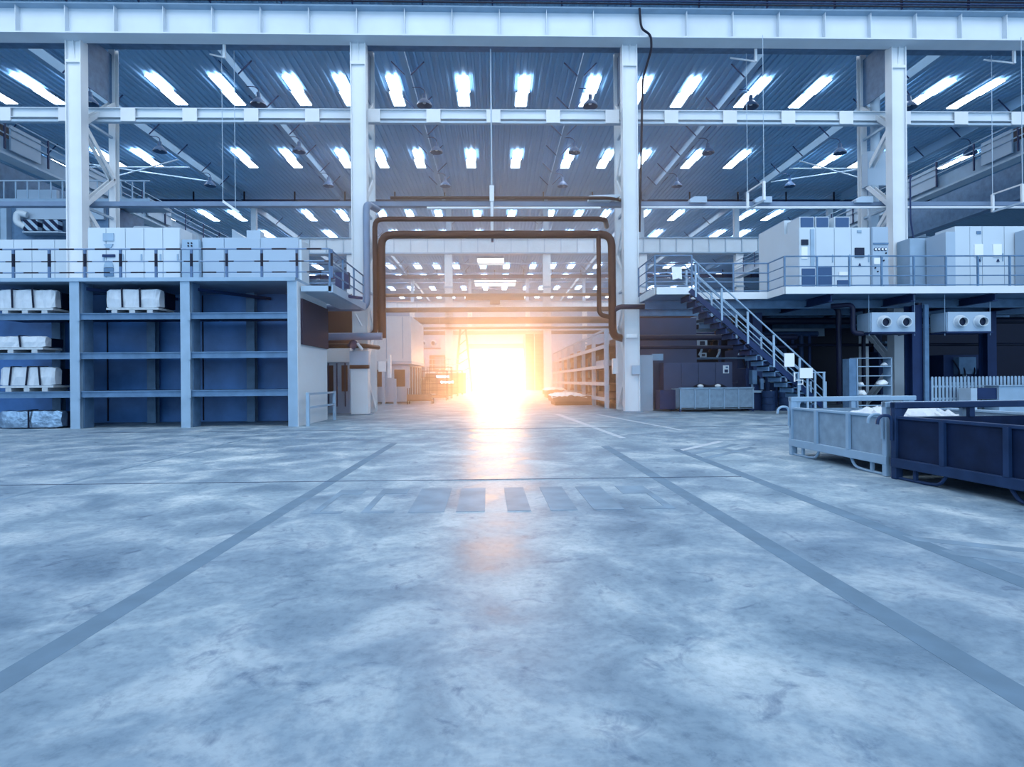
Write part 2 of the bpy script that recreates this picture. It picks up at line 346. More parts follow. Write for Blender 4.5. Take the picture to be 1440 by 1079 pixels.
pipe([(-7.9, 24.75, 3.36), (-4.8, 24.75, 3.36)], .16, 'grey_pipe', 'thick grey pipe crossing low in front of the left gateway column')
pipe([(-7.9, 25.05, 2.98), (-5.6, 25.05, 2.98), (-5.3, 26.4, 2.98)], .1, 'glow_tinted_pipe', 'lowest dark pipe at the left gateway column')
pipe([(5.1, 25.0, 4.4), (5.35, 24.9, 4.58), (15.0, 24.9, 4.55), (15.0, 24.9, .3)], .11, 'dark_pipe', 'dark pipe running right from the gateway beneath the stair landing and turning down')
pipe([(6.4, 26.4, 3.35), (13.9, 26.4, 3.33)], .13, 'dark_pipe', 'dark pipe on the dim partition right of the gateway, upper of two')
pipe([(6.4, 26.4, 2.9), (13.9, 26.4, 2.88)], .08, 'dark_pipe', 'thin dark pipe on the dim partition right of the gateway, lower of two')
v = thing('valve', 'grey valve with slanted actuator above the left gateway column guard', 'valve', (-5.85, 24.9, 2.75))
M().tube([(-6.15, 24.85, 2.9), (-5.95, 24.85, 3.2)], .18, 10).done('body', 'dark_steel', v, True)
M().tube([(-6.0, 24.8, 3.25), (-5.65, 24.8, 2.8)], .06, 8).done('lever', 'white_paint', v, True)
M().tube([(-5.9, 24.7, 4.3), (-5.65, 24.7, 3.8)], .04, 8).done('lever', 'white_paint', v, True)
d = M(); d.poly([(4.3, 26.0, 9.75), (4.25, 26.0, 9.5), (5.2, 26.0, 9.5), (5.7, 26.0, 9.72), (5.7, 26.0, 9.8)], None, (0, .5, 0))
tag(d.done('lamp_hood', 'cabinet_paint'), 'pale boxy lamp hood above the pipes at the right gateway column', 'lamp')
for k, (x, z) in enumerate(((8.9, 9.62), (11.9, 9.62), (16.6, 9.62))):
    o = M(); o.poly([(x, 26.1, z - .15), (x, 26.1, z), (x + .2, 26.1, z + .12), (x + .78, 26.1, z + .12), (x + .78, 26.1, z - .15)], None, (0, .5, 0))
    tag(o.done('lamp_hood', 'cabinet_grey'), ('pale lamp hood on the cable tray, first to the right of the gateway', 'pale lamp hood on the cable tray behind a hanging sign frame', 'pale lamp hood on the cable tray left of the electrical box')[k], 'lamp')

# hanging poles and frames
t = thing('hanging_rod', 'long white rod hanging in the middle of the gateway from the big girder', 'rod', (-.1, 25.8, 7.6))
M().tube([(-.1, 25.8, 16.2), (-.1, 25.8, 10.1)], .03, 8).done('upper_rod', 'pale_steel', t)
M().tube([(-.1, 25.8, 10.1), (-.1, 25.8, 7.9)], .075, 10).done('lower_tube', 'white_paint', t)
M().box(-.2, 0, 25.7, 25.9, 9.4, 10.1).done('clamp', 'white_paint', t)
M().box(-.14, -.04, 25.75, 25.85, 7.6, 7.95).done('hook_block', 'dark_steel', t)
def hang_frame(x, dx, z, label):
    t = thing('hanging_sign_frame', label, 'frame', (x, 26, z), 'hanging sign frames')
    a, b = (x, 26, z), (x + dx, 24.6, z)
    m = M()
    for p, q in ((a, b),): 
        M().bar(p, q, .06, .09).done('bottom_bar', 'pale_steel', t)
        M().bar((p[0], p[1], p[2] + .8), (q[0], q[1], q[2] + .8), .06, .06).done('top_bar', 'white_paint', t)
    for p in (a, b):
        M().bar(p, (p[0], p[1], p[2] + .8), .1, .1).done('side_bar', 'white_paint', t)
        M().tube([(p[0], p[1], p[2] + .8), (p[0], p[1], 16.2)], .015, 6).done('hanger', 'pale_steel', t)
t = thing('hanging_bar', 'slanted white bar on two thin rods above the left grey cabinets', 'bar', (-11.7, 26, 9.2))
M().bar((-12.0, 26, 9.48), (-11.35, 26.1, 9.02), .05, .1).done('bar', 'white_paint', t)
M().tube([(-12.0, 26, 9.45), (-12.0, 26, 16.2)], .015, 6).done('hanger', 'pale_steel', t); M().tube([(-11.5, 26.1, 9.1), (-11.5, 26.1, 16.2)], .015, 6).done('hanger', 'pale_steel', t)
hang_frame(11.5, .1, 9.1, 'white hanging frame on two rods above the stair side walkway')
hang_frame(22.9, .1, 9.0, 'white hanging frame on two rods at the right edge of the picture')
def bracket(x):
    m = M(); m.bar((x, 25.6, 16.2), (x, 25.6, 15.6), .1, .1); m.bar((x, 25.6, 15.62), (x - .9, 26.2, 16.1), .06, .06); return m
for x, l in ((-11.7, 'short white bracket under the big girder above the left hanging frame'), (11.75, 'short white bracket under the big girder above the right hanging frame'), (23.6, 'short white bracket under the big girder near the right picture edge')):
    tag(bracket(x).done('girder_bracket', 'white_paint'), l, 'bracket')

# ------------------------------------------------------------------ roof: rafters, skylights, dome lamps
def side_word(i, what, n_of):  # i<0 left, i>0 right of the hanging rod
    return f'{ORD[abs(i) - 1]} {what} {"left" if i < 0 else "right"} of the hanging centre rod'.replace('  ', ' ')
RX = [(-4, -42), (-3, -30), (-2, -18), (-1, -6), (1, 6.2), (2, 18.2), (3, 30.2), (4, 42.2)]
for hall, (y0, y1, idx, txt) in enumerate(((27.5, 69.3, (-4, 4), 'nearest hall'), (70.5, 118.5, (-4, 4), 'hall past the far girder'), (119.5, 164, (-2, 2), 'farthest hall'))):
    for i, x in RX:
        if not idx[0] <= i <= idx[1]: continue
        t = thing('roof_rafter', f'grey rafter of the {txt}, {side_word(i, "", 0)}', 'rafter', (x, (y0 + y1) / 2, 23), f'rafters, {txt}', 'thing')
        M().ibeam((x, y0, 23.45), (x, y1, 23.45), .42, 1.0, .05).done('beam', 'rafter_paint', t)
        if hall < 2:
            ys = (41, 46, 51, 55.5, 60, 64) if hall == 0 else (80, 88, 108, 114)
            for y in ys:
                for s in (-1, 1): M().bar((x + s * .2, y, 23.0), (x + s * 1.15, y, 23.95), .07, .07, (0, 1, 0)).done('knee_brace', 'dark_steel', t)
for k, (y, z) in enumerate(((106.8, 22.9), (116, 22.9), (127, 22.9), (136, 22.9))):
    tag(M().bar((-60, y, z), (60, y, z), .18, .18).done('sprinkler_pipe', 'blue_steel'), f'thin pipe across the far roof, {ORD[k]} from the top in the gateway view', 'pipe', 'pipes under the far roof', 'thing')
SX = [2.3, 7.55, 11.4, 15.1, 20.4, 25.0, 30.8, 34.6, 38.4, 43.6, 48.1]
def skylight(x, y, ln, first):
    t = thing('skylight', '', 'skylight', (x, y, ROOF - .06), None)
    h = ln / 2
    M().box(x - .62, x + .5, y, y + h, ROOF - .09, ROOF - .05).done('frame', 'pale_steel', t)
    M().box(x - .5, x + .38, y + .03, y + h, ROOF - .13, ROOF - .09).done('pane', 'skylight', t)
    M().box(x - .38, x + .5, y - h, y - .03, ROOF - .13, ROOF - .09).done('pane', 'skylight', t)
    return t
ROWS = [(45.2, 4.5, 'row nearest the crane girder', 43, 2), (59.0, 4.8, 'second row from the girder', 49, 2), (79.2, 4.2, 'row under the cable tray', 44, 2)]
proto = None
for y, ln, rt, xm, kind in ROWS:
    for sgn in (-1, 1):
        for n, x in enumerate(SX):
            if x > xm: continue
            l = f'bright skylight in {rt}, {side_word(sgn * (n + 1), "", 0)}'
            if proto is None: proto = skylight(x * sgn, y, ln, True); proto['label'] = l; proto['group'] = 'skylights, ' + rt
            else: dup(proto, (x * sgn, y, ROOF - .06), l, 'skylights, ' + rt)
pm = None
FAR = [(89.5, 'row atop the far girder', (-38, 44)), (114.2, 'top row below far girder', (-36, 47)), (125.3, 'second row below far girder', (-40, 50)), (141.4, 'third row below far girder', (-44, 56)), (155.7, 'lowest row below far girder', (-50, 62))]
for y, rt, (xa, xb) in FAR:
    for sgn in (-1, 1):
        for n, x in enumerate(SX):
            if not xa < x * sgn < xb: continue
            if pm is None:
                pm = M().box(-.55, .55, -2.3, 2.3, -.04, .04).done('skylight', 'skylight_far'); o = pm
            else: o = pm.copy(); COL.objects.link(o)
            o.location = (x * sgn, y, ROOF - .1)
            tag(o, f'small skylight in {rt}, {side_word(sgn * (n + 1), "", 0)}', 'skylight', 'skylights, ' + rt)

for k, (x0, x1, y, ln, l) in enumerate(((-3.2, 1.7, 109.5, 6, 'wide bright roof panel above the gateway axis, nearer and upper of two'), (-4.6, 4.8, 134, 8, 'wide bright roof panel above the gateway axis, farther and lower of two'))):
    t = thing('roof_light_panel', l, 'skylight', ((x0 + x1) / 2, y, ROOF - .1), None, 'thing'); M().box(x0 - .1, x1 + .1, y - ln / 2 - .1, y + ln / 2 + .1, ROOF - .12, ROOF - .06).done('frame', 'pale_steel', t); M().box(x0, x1, y - ln / 2, y + ln / 2, ROOF - .18, ROOF - .12).done('pane', 'roof_panel_glow', t)
def dome_lamp(x, y):
    t = thing('dome_lamp', '', 'lamp', (x, y, 22.2), None)
    M().lathe([(.02, .9), (.14, .88), (.17, .5), (.3, .4), (.52, .14), (.56, 0), (.5, .02), (.2, .5), (.001, .52)], (x, y, 21.6), n=18).done('reflector', 'lamp_shade', t, True)
    M().lathe([(.001, 0), (.12, 0), (.13, .22), (.001, .25)], (x, y, 21.78), n=10).done('bulb', 'sheet_white', t, True)
    M().tube([(x, y, 22.5), (x, y, 22.75), (x - .3, y, 22.95), (x - .85, y, 22.95)], .035, 6, .12).done('bracket_arm', 'dark_steel', t, True)
    return t
proto = None
for y, rt in ((42.6, 'upper lamp row'), (51.3, 'middle lamp row'), (60.2, 'lowest lamp row')):
    for i, x in RX:
        if abs(i) == 4 and y < 50: continue
        l = f'dark dome lamp in the {rt}, {side_word(i, "", 0)}'
        if proto is None: proto = dome_lamp(x + .95, y); proto['label'] = l; proto['group'] = 'dome lamps, ' + rt
        else: dup(proto, (x + .95, y, 22.2), l, 'dome lamps, ' + rt)
for sx, l in ((-1, 'left'), (1, 'right')):
    t = thing('roof_bracing', f'thin crossed bracing rods under the nearest roof at the far {l}', 'bracing', (sx * 36, 59, 22.6), None, 'thing')
    for p, q in (((30, 58, 22.7), (41.5, 58, 22.7)), ((30, 56, 22.7), (41.5, 62, 22.7)), ((30, 62, 22.7), (41.5, 56, 22.7))):
        M().tube([(sx * p[0], p[1], p[2]), (sx * q[0], q[1], q[2])], .07, 6).done('rod', 'pale_steel', t)

# ------------------------------------------------------------------ far column rows and girders
def far_row(Y, xs, top, zt, nm, face0, face1, pitch, names):
    for x, l in zip(xs, names):
        t = thing('girder_column', l, 'column', (x, Y + .5, 0), f'columns of the {nm}', 'thing')
        m = M()
        m.ibeam((x, Y + .45, 0), (x, Y + .45, face0), .9, .75, .06, (0, 1, 0)); m.done('shaft', 'white_paint', t)
        M().box(x - .3, x + .3, Y + .8, Y + 1.3, face0, 23).done('upper_shaft', 'pale_steel', t)
        M().box(x - .55, x + .55, Y + .0, Y + .9, face0 - 4.2, face0 - 4.0).done('bracket', 'steel', t)
    g = thing('runway_girder', f'long white panelled girder along the {nm}', 'girder', (0, Y, face0), None, 'thing')
    M().box(-75, 75, Y, Y + .06, face0, face1).done('web', 'girder_paint', g)
    M().box(-75, 75, Y - .3, Y + .9, face0 - .14, face0).done('bottom_flange', 'steel', g)
    M().box(-75, 75, Y - .3, Y + .5, face1, face1 + .12).done('top_flange', 'steel', g)
    k0 = int(60 / pitch)
    for k in range(-k0, k0 + 1): M().box(k * pitch - .035, k * pitch + .035, Y - .2, Y, face0, face1).done('stiffener', 'pale_steel', g)
    e = thing('eaves_beam', f'dark roof edge beam on top of the {nm}', 'beam', (0, Y, 22.4), None, 'thing')
    M().ibeam((-75, Y, 22.75), (75, Y, 22.75), .5, .7, .06).done('beam', 'dark_steel', e)
    for k in range(-10, 11): M().box(k * 5.9 - .08, k * 5.9 + .08, Y - .32, Y - .22, 22.3, 24).done('stub', 'black_steel', e)
BX = [-52.3, -40.6, -28.9, -17.2, -5.55, 6.3, 18.0, 29.8, 41.5, 53.2]
BN = ['far white column low behind the left press, outermost', 'far white column behind the left cabinet row', 'far white column above the low grey cabinets on the left mezzanine', 'far white column behind the left gateway column', 'far white column inside the gateway, left of the glow', 'far white column inside the gateway, right of the glow', 'far white column just right of the right gateway column', 'far white column beyond the stair walkway railing', 'far white column behind the tall right cabinets', 'far white column behind the cabinets at the right picture edge']
far_row(69.6, BX, 0, 0, 'second column row', 16.75, 18.45, 2.0, BN)
CX_ = [-28.8, -17.0, -5.2, 6.7, 18.5, 30.3]
CN = ['farthest row column, third left of the bright doorway', 'farthest row column, second left of the bright doorway', 'farthest row column just left of the bright doorway', 'farthest row column just right of the bright doorway', 'farthest row column above the long shelf rack', 'farthest row column, third right of the bright doorway']
far_row(119, CX_, 0, 0, 'farthest column row', 15.9, 17.5, 2.0, CN)
for k, (y, z, r, l) in enumerate(((69.2, 9.9, .3, 'upper warm pipe crossing the second column row'), (69.2, 8.6, .42, 'thick middle pipe crossing the second column row'), (69.2, 7.7, .15, 'thin lower pipe crossing the second column row'), (118.6, 11.2, .4, 'long pipe crossing the farthest column row'), (69.0, 11.6, .2, 'uppermost thin pipe crossing the second column row'))):
    pipe([(-40, y, z), (40, y, z)], r, 'glow_tinted_pipe', l, 0)
t = thing('monorail_beam', 'hanging beam with orange crane hook block between the far columns', 'crane', (0, 117, 17.6))
M().ibeam((-6, 117.6, 18.2), (6, 117.6, 18.2), .6, .9, .06).done('beam', 'rust_panel', t)
M().box(-1, 1, 116.6, 118.4, 16.9, 17.8).done('trolley', 'rust_panel', t)

# bridge cranes (double box girders running in depth)
def crane(sx, x, name):
    t = thing('bridge_crane', name, 'crane', (x * sx, 48, 13.5), None, 'thing')
    X = lambda a: sx * a
    def bx(a, b, y0, y1, z0, z1, n, m): M().box(min(X(a), X(b)), max(X(a), X(b)), y0, y1, z0, z1).done(n, m, t)
    bx(x, x + .6, 27.5, 68.5, 13.5, 14.3, 'box_girder', 'steel')
    bx(x - .1, x + .7, 27.5, 68.5, 13.38, 13.5, 'bottom_plate', 'pale_steel')
    bx(x + 3.2, x + 3.8, 27.5, 68.5, 12.2, 14.3, 'box_girder', 'blue_steel')
    for k in range(15): bx(x - .28, x - .22, 27.6 + 2.9 * k, 27.7 + 2.9 * k, 13.6, 15.2, 'rail_post', 'dark_steel')
    for z in (14.4, 14.8, 15.2): bx(x - .27, x - .23, 27.6, 68.4, z - .03, z + .03, 'hand_rail', 'steel')
    for y0, y1 in ((31, 33), (36.5, 40), (43, 46)): bx(x - .2, x - .1, y0, y1, 13.7, 15.0, 'cabinet', 'cabinet_grey')
    bx(x + .8, x + 3, 31, 33.6, 14.3, 15.4, 'trolley', 'black_steel')
    return t
crane(1, 28.6, 'bridge crane girder with railing, slanting away at the upper right')
crane(-1, 25.4, 'dim bridge crane girder slanting away at the left picture edge')

# ------------------------------------------------------------------ left mezzanine rack
DZ = 4.87
t = thing('storage_rack', 'blue steel shelving structure carrying the left mezzanine', 'rack', (-12, 20.6, 0), None, 'thing')
rack = t
PX = (-17.15, -13.58, -10.06, -6.62)
for x in PX:
    m = M().ibeam((x, 19.22, 0), (x, 19.22, DZ - .12), .3, .24, .03, (0, 1, 0)); m.done('front_post', 'steel', t)
    M().box(x + .12 if x < -7 else x - .1, x + .16 if x < -7 else x - .05, 19.3, 19.75, 0, DZ - .12).done('side_flange', 'blue_steel', t)
for x in (-12.6, -9.0, -16):
    M().ibeam((x, 21.7, 0), (x, 21.7, DZ - .12), .3, .26, .03, (0, 1, 0)).done('rear_post', 'blue_steel', t)
for a, b in zip(PX[:-1], PX[1:]):
    for z in (3.63, 2.355, 1.11):
        m = M().box(a + .15, b - .15, 19.14, 19.18, z - .095, z + .095); m.box(a + .15, b - .15, 19.1, 19.18, z + .075, z + .105); m.box(a + .15, b - .15, 19.12, 19.18, z - .105, z - .085)
        m.done('shelf_beam', 'blue_steel', t)
        M().box(a + .05, b - .05, 19.18, 21.55, z + .06, z + .1).done('shelf', 'dark_steel', t)
        M().box(a + .1, a + .18, 19.06, 19.1, z - .15, z + .12).done('bracket', 'steel', t)
M().box(-24, -6.5, 19.05, 24.7, DZ - .12, DZ).done('deck', 'steel', t)
M().box(-24, -6.6, 22.0, 22.08, 0, DZ - .12).done('back_panel', 'rack_back', t)
for k in range(6): M().box(-16.2 + 1.75 * k, -16.16 + 1.75 * k, 21.97, 22.0, .05, DZ - .15).done('panel_seam', 'black_steel', t)
for k in range(4): M().bar((-16.9 + k * 3.4, 19.4, DZ - .3), (-15.2 + k * 3.4, 21.9, DZ - .3), .1, .1).done('deck_joist', 'dark_steel', t)
ep = M().box(-6.58, -6.45, 19.12, 22.4, 0, DZ - .12).done('end_panel', 'white_paint', t)
sc_ = tag(M().box(-6.44, -6.38, 19.4, 22.35, 2.7, 4.22).done('notice_board', 'board_dark'), 'dark brown board hanging on the pale end wall of the left rack', 'board')
# guard rail by the end wall
t = thing('guard_rail', 'low grey guard rail standing beside the end wall of the left rack', 'railing', (-6.1, 20.6, 0))
for y in (19.1, 22.2): M().box(-6.18, -6.08, y - .05, y + .05, 0, 1.1).done('post', 'steel', t)
for z in (1.05, .6): M().bar((-6.13, 19.1, z), (-6.13, 22.2, z), .05, .07).done('rail', 'steel', t)
# mezzanine railing
t = thing('mezzanine_railing', 'striped railing along the front edge of the left mezzanine', 'railing', (-12, 19.2, DZ))
for z, r in ((5.82, .03), (5.42, .022), (5.06, .022)): M().tube([(-17.5, 19.2, z), (-5.45, 19.2, z)], r, 8).done('rail', 'mid_rail_stripe' if z == 5.42 else 'rail_stripe', t, True)
for k in range(12):
    x = -16.7 + 1.135 * k
    if x > -5.3: continue
    M().box(x - .035, x + .035, 19.17, 19.23, DZ, 5.8).done('post', 'post_stripe', t)
# landing beside the rack
t = thing('landing_platform', 'small steel landing with railing between the left rack and the gateway column', 'platform', (-6, 20.5, 4.4))
M().box(-6.4, -5.4, 19.3, 24.2, 4.44, 4.62).done('floor_plate', 'pale_steel', t)
M().box(-5.5, -5.35, 19.3, 24.2, 4.4, 4.68).done('edge_beam', 'steel', t)
for z in (5.82, 5.42, 5.06): M().tube([(-5.43, 19.25, z), (-5.43, 24.1, z)], .028, 8).done('rail', 'blue_steel', t, True)
for y in (19.25, 20.9, 22.5, 24.1): M().box(-5.46, -5.4, y - .03, y + .03, 4.6, 5.82).done('post', 'blue_steel', t)
M().box(-5.9, -5.4, 21.6, 21.8, 4.9, 5.5).done('toe_board', 'dark_steel', t)

# wrapped loads on the rack
def load(x0, x1, z, h, d, straps, label, pal, foil=False, legs=3):
    t = thing('wrapped_load', label, 'wrapped load', ((x0 + x1) / 2, 19.9, z), None)
    zb = z + (.2 if pal else .01)
    m = M(); n = 16; y0 = 19.3
    prof = [(0, 0), (1, 0), (1, .9), (.97, 1), (.03, 1), (0, .93)]
    # rounded crumpled block: front and back outlines with irregular corners
    rnd = random.Random(int(x0 * 100) + int(z * 10)); secs = []
    for i in range(n + 1):
        u = i / n; x = x0 + (x1 - x0) * u; e = .0 if .06 < u < .94 else .05
        j = lambda s: rnd.uniform(-s, s)
        c = .025
        yb = .34
        secs.append([(x + j(c), y0 + e + j(c), zb + e * .6), (x + j(c), y0 - .02 + e + j(c), zb + h * .45 + j(c)), (x + j(c), y0 + e + j(c), zb + h - e - .02 + j(.015)), (x, y0 + .08 + e, zb + h - e * .5 + j(.012)), (x, y0 + yb - .05 - e, zb + h - e + j(.02)), (x + j(c), y0 + yb - e, zb + h * .9 - e), (x, y0 + yb - e, zb + e * .6)])
    vs = [p for s in secs for p in s]; k = 7
    fs = [(i * k + a, i * k + (a + 1) % k, (i + 1) * k + (a + 1) % k, (i + 1) * k + a) for i in range(n) for a in range(k)]
    m.add(vs, fs + [tuple(range(k)), tuple(range(n * k + k - 1, n * k - 1, -1))]); m.done('wrapping', 'foil' if foil else 'wrap', t, foil)
    M().box(x0 + .04, x1 + .02, y0 + .3, y0 + d, zb + .02, zb + h - .06).done('dark_core', 'black_steel', t)  # dark block behind the thin wrapping, showing at the end of the load
    for s in straps:
        x = x0 + (x1 - x0) * s[0]; xt = x0 + (x1 - x0) * s[1]; q = M()
        q.bar((x, y0 - .055, zb), (xt, y0 - .055, zb + h + .01), .05, .02, (0, 1, 0)); q.bar((xt, y0 - .05, zb + h + .02), (xt, y0 + .34, zb + h + .02), .05, .02); q.done('strap', 'black_steel', t)
    if pal:
        p = thing('pallet', 'pale pallet under the ' + label, 'pallet', ((x0 + x1) / 2, 19.9, z))
        M().box(x0 + .05, x1 - .02, y0 - .04, y0 + d, z + .12, z + .19).done('deck_boards', 'pallet_wood', p)
        for i in range(legs):
            x = x0 + .3 + (x1 - x0 - .6) * i / (legs - 1); M().box(x - .09, x + .09, y0 - .03, y0 + d - .05, z, z + .12).done('runner', 'pallet_wood', p)
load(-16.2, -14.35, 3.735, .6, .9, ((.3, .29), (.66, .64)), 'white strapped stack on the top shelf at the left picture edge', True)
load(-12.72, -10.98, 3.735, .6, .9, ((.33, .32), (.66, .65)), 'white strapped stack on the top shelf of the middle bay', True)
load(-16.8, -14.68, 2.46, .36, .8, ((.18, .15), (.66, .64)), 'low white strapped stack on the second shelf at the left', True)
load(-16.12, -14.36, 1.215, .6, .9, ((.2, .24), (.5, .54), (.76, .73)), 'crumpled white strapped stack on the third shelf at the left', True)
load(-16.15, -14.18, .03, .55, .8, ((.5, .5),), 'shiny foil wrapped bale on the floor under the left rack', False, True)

# cabinets on the left mezzanine
def cabinet(name, label, x0, x1, y0, y1, z0, z1, doors, m='cabinet_paint', handles=True, group=None, cat='cabinet'):
    t = thing(name, label, cat, ((x0 + x1) / 2, (y0 + y1) / 2, z0), group)
    M().box(x0, x1, y0 + .03, y1, z0, z1).done('body', m, t)
    for a, b in zip(doors[:-1], doors[1:]):
        d = M().box(a + .012, b - .012, y0, y0 + .03, z0 + .08, z1 - .02).done('door', m, t, bevel=.006)
        if handles: M().box(b - .1, b - .06, y0 - .035, y0, z0 + (z1 - z0) * .45, z0 + (z1 - z0) * .57).done('handle', 'steel', d)
    return t
cabinet('electrical_cabinet', 'pale cabinet row at the left picture edge behind the railing', -23.2, -19.2, 26.6, 27.6, DZ, 7.95, (-23.2, -21.55, -20.75, -19.75, -19.2), 'cabinet_paint', False)
M().box(-24, -14.2, 24.7, 28.4, DZ - .12, DZ).done('deck', 'steel', rack)
t = cabinet('electrical_cabinet', 'tall white cabinet row with screens right of the left column', -14.79, -11.48, 21.5, 22.35, DZ, 7.13, (-14.79, -14.13, -13.44, -12.78, -12.1, -11.48))
for z0, z1, x0, x1 in ((6.64, 6.92, -14.22, -13.84),): M().box(x0, x1, 21.46, 21.5, z0, z1).done('screen', 'steel', t)
m = M(); m.poly([(-14.2, 21.46, 6.53), (-13.86, 21.46, 6.53), (-13.95, 21.46, 6.38), (-14.1, 21.46, 6.38)], None, (0, .04, 0)); m.done('vent', 'steel', t)
M().box(-14.25, -13.8, 21.46, 21.5, 6.05, 6.15).done('slot', 'dark_steel', t)
m = M(); m.poly([(-14.03 + .17 * math.cos(a * PI / 8), 21.46, 5.68 + .25 * math.sin(a * PI / 8)) for a in range(9)], None, (0, .04, 0)); m.done('vent', 'steel', t)
M().box(-14.2, -13.86, 21.46, 21.5, 5.35, 5.66).done('vent', 'blue_steel', t)
t = cabinet('control_cabinet', 'low grey cabinet row at the right end of the left mezzanine', -10.69, -7.19, 21.5, 22.5, DZ, 6.76, (-10.69, -9.89, -8.58, -7.19), 'cabinet_grey', False)
M().box(-7.19, -7.1, 21.55, 22.4, DZ, 6.7).done('side_cover', 'cabinet_paint', t)
M().box(-9.2, -8.7, 21.8, 22.2, 6.76, 7.1).done('roof_unit', 'cabinet_grey', t)
t = cabinet('control_cabinet', 'narrow grey cabinet with four dark buttons beside the tall white row', -11.35, -10.72, 21.35, 22.3, DZ, 6.66, (-11.35, -10.72), 'steel', False)
for i in (0, 1):
    for j in (0, 1): M().lathe([(.001, 0), (.028, 0), (.028, .03), (.001, .03)], (-11.1 + .12 * i, 21.35, 6.42 + .1 * j), (0, -1, 0), 10).done('button', 'black_steel', t)
# far left press behind the mezzanine
t = thing('press_machine', 'large dim press with striped guards behind the left railing', 'machine', (-21, 30, 5), None)
M().box(-24.6, -19.6, 30, 33, 0, 10.6).done('frame', 'blue_steel', t)
M().box(-24, -19.7, 29.8, 30, 9.75, 10.5).done('cross_head', 'cabinet_grey', t)
for x in (-23.45, -22.45): M().box(x, x + .72, 29.5, 29.8, 9.1, 9.65).done('striped_guard', 'hazard', t)
M().tube([(-23.4, 29.6, 9.3), (-23.75, 29.5, 9.5), (-23.7, 29.5, 10.0), (-23.3, 29.6, 9.9)], .16, 10, .25).done('blower_pipe', 'cabinet_paint', t, True)
M().poly([(-23.0, 28.9, 8.85), (-21.3, 28.9, 8.85), (-20.6, 29.95, 8.95), (-23.6, 29.95, 8.95)], None, (0, 0, .06)).done('shelf_plate', 'pale_steel', t)
M().box(-24.7, -24.4, 29.7, 30, 0, 10.6).done('corner_post', 'steel', t)
t = thing('upper_walkway', 'railed walkway on top of the dim press at the far left', 'walkway', (-21, 31, 10.7))
M().box(-25, -17.5, 30, 32, 10.7, 10.85).done('floor_plate', 'steel', t)
for k in range(13): M().box(-24.8 + .58 * k, -24.75 + .58 * k, 30, 30.05, 10.85, 11.75).done('post', 'steel', t)
M().bar((-25, 30, 11.75), (-17.5, 30, 11.75), .06, .06).done('rail', 'pale_steel', t)
M().box(-24.6, -22.6, 30.6, 30.8, 10.85, 11.5).done('screen_panel', 'cabinet_grey', t)
t = thing('duct', 'pale bent duct standing behind the lattice of the left column', 'duct', (-17.5, 29, 5))
M().tube([(-17.9, 29.5, 9.0), (-17.0, 29.5, 9.0), (-17.0, 29.5, 5)], .32, 12, .6).done('pipe', 'pale_steel', t, True)
M().box(-15.9, -15.2, 29.5, 30, 5, 9.0).done('riser_box', 'cabinet_grey', t)
tag(M().poly([(-13.4, 30, 5), (-10.5, 30, 5), (-10.5, 30, 7.2), (-13.4, 30, 9.3)], None, (0, 2, 0)).done('machine_hood', 'cabinet_grey'), 'sloping pale hood behind the tall white cabinet row', 'hood')

# ------------------------------------------------------------------ right mezzanine
RZ = 5.0
t = thing('mezzanine_platform', 'wide steel platform with pale edge band on the right side', 'platform', (16, 26, RZ), None, 'thing')
M().box(11.3, 26, 22.3, 34, RZ - .27, RZ - .02).done('deck', 'blue_steel', t)  # depth carried back to shade the area below
M().box(6.25, 11.3, 23.7, 25.0, RZ - .27, RZ - .02).done('walkway_deck', 'blue_steel', t)
M().box(6.25, 7.71, 22.3, 23.7, RZ - .27, RZ - .02).done('stair_landing', 'blue_steel', t)
for nm, a in (('edge_band', (11.27, 26, 22.24, 22.3)), ('edge_band', (7.75, 11.3, 23.64, 23.7)), ('edge_band', (6.2, 7.74, 22.24, 22.3)), ('edge_band', (6.18, 6.24, 22.24, 24.6)), ('edge_band', (11.25, 11.3, 22.24, 23.7))):
    M().box(*a, RZ - .28, RZ).done(nm, 'white_paint', t)
for y, z in ((24.2, 4.55), (26.4, 4.5), (28.6, 4.4), (31, 4.3)): M().ibeam((6.3 if y < 28 else 11, y, z), (26, y, z), .25, .34, .03).done('floor_beam', 'blue_steel', t)
for x in (13.2, 16.5, 19.8, 23): M().ibeam((x, 22.4, 4.58), (x, 34, 4.58), .2, .3, .03).done('joist', 'dark_steel', t)
for x, y in ((17.35, 23.6), (11.8, 26.0), (22.6, 26), (14.2, 30), (20, 30)): M().ibeam((x, y, 0), (x, y, 4.4), .42, .5, .05, (0, 1, 0)).done('support_post', 'dark_steel', t)
M().box(17.55, 17.72, 23.2, 23.3, 0, 4.4).done('post_flange', 'blue_steel', t)
# railings
def railing(name, label, path, z0, hs, step, mt='blue_steel', r=.03):
    t = thing(name, label, 'railing', (sum(p[0] for p in path) / len(path), path[0][1], z0))
    for k, h in enumerate(hs): M().tube([(x, y, z0 + h) for x, y in path], r if k == 0 else r * .75, 8).done('rail', mt, t, True)
    for (xa, ya), (xb, yb) in zip(path[:-1], path[1:]):
        n = max(1, round(math.hypot(xb - xa, yb - ya) / step))
        for i in range(n + (1 if (xb, yb) == path[-1] else 0)):
            x = xa + (xb - xa) * i / n; y = ya + (yb - ya) * i / n; M().box(x - .03, x + .03, y - .03, y + .03, z0, z0 + hs[0]).done('post', mt, t)
    return t
railing('platform_railing', 'grey three rail railing along the front of the right platform', [(8.4, 23.7), (11.32, 23.7), (11.32, 22.34), (25.5, 22.34)], RZ, (1.2, .8, .43, .06), 1.27)
railing('landing_railing', 'short grey railing around the stair landing beside the right gateway column', [(6.22, 24.9), (6.22, 22.34), (7.66, 22.34)], RZ, (1.24, .85, .45, .06), 1.4)
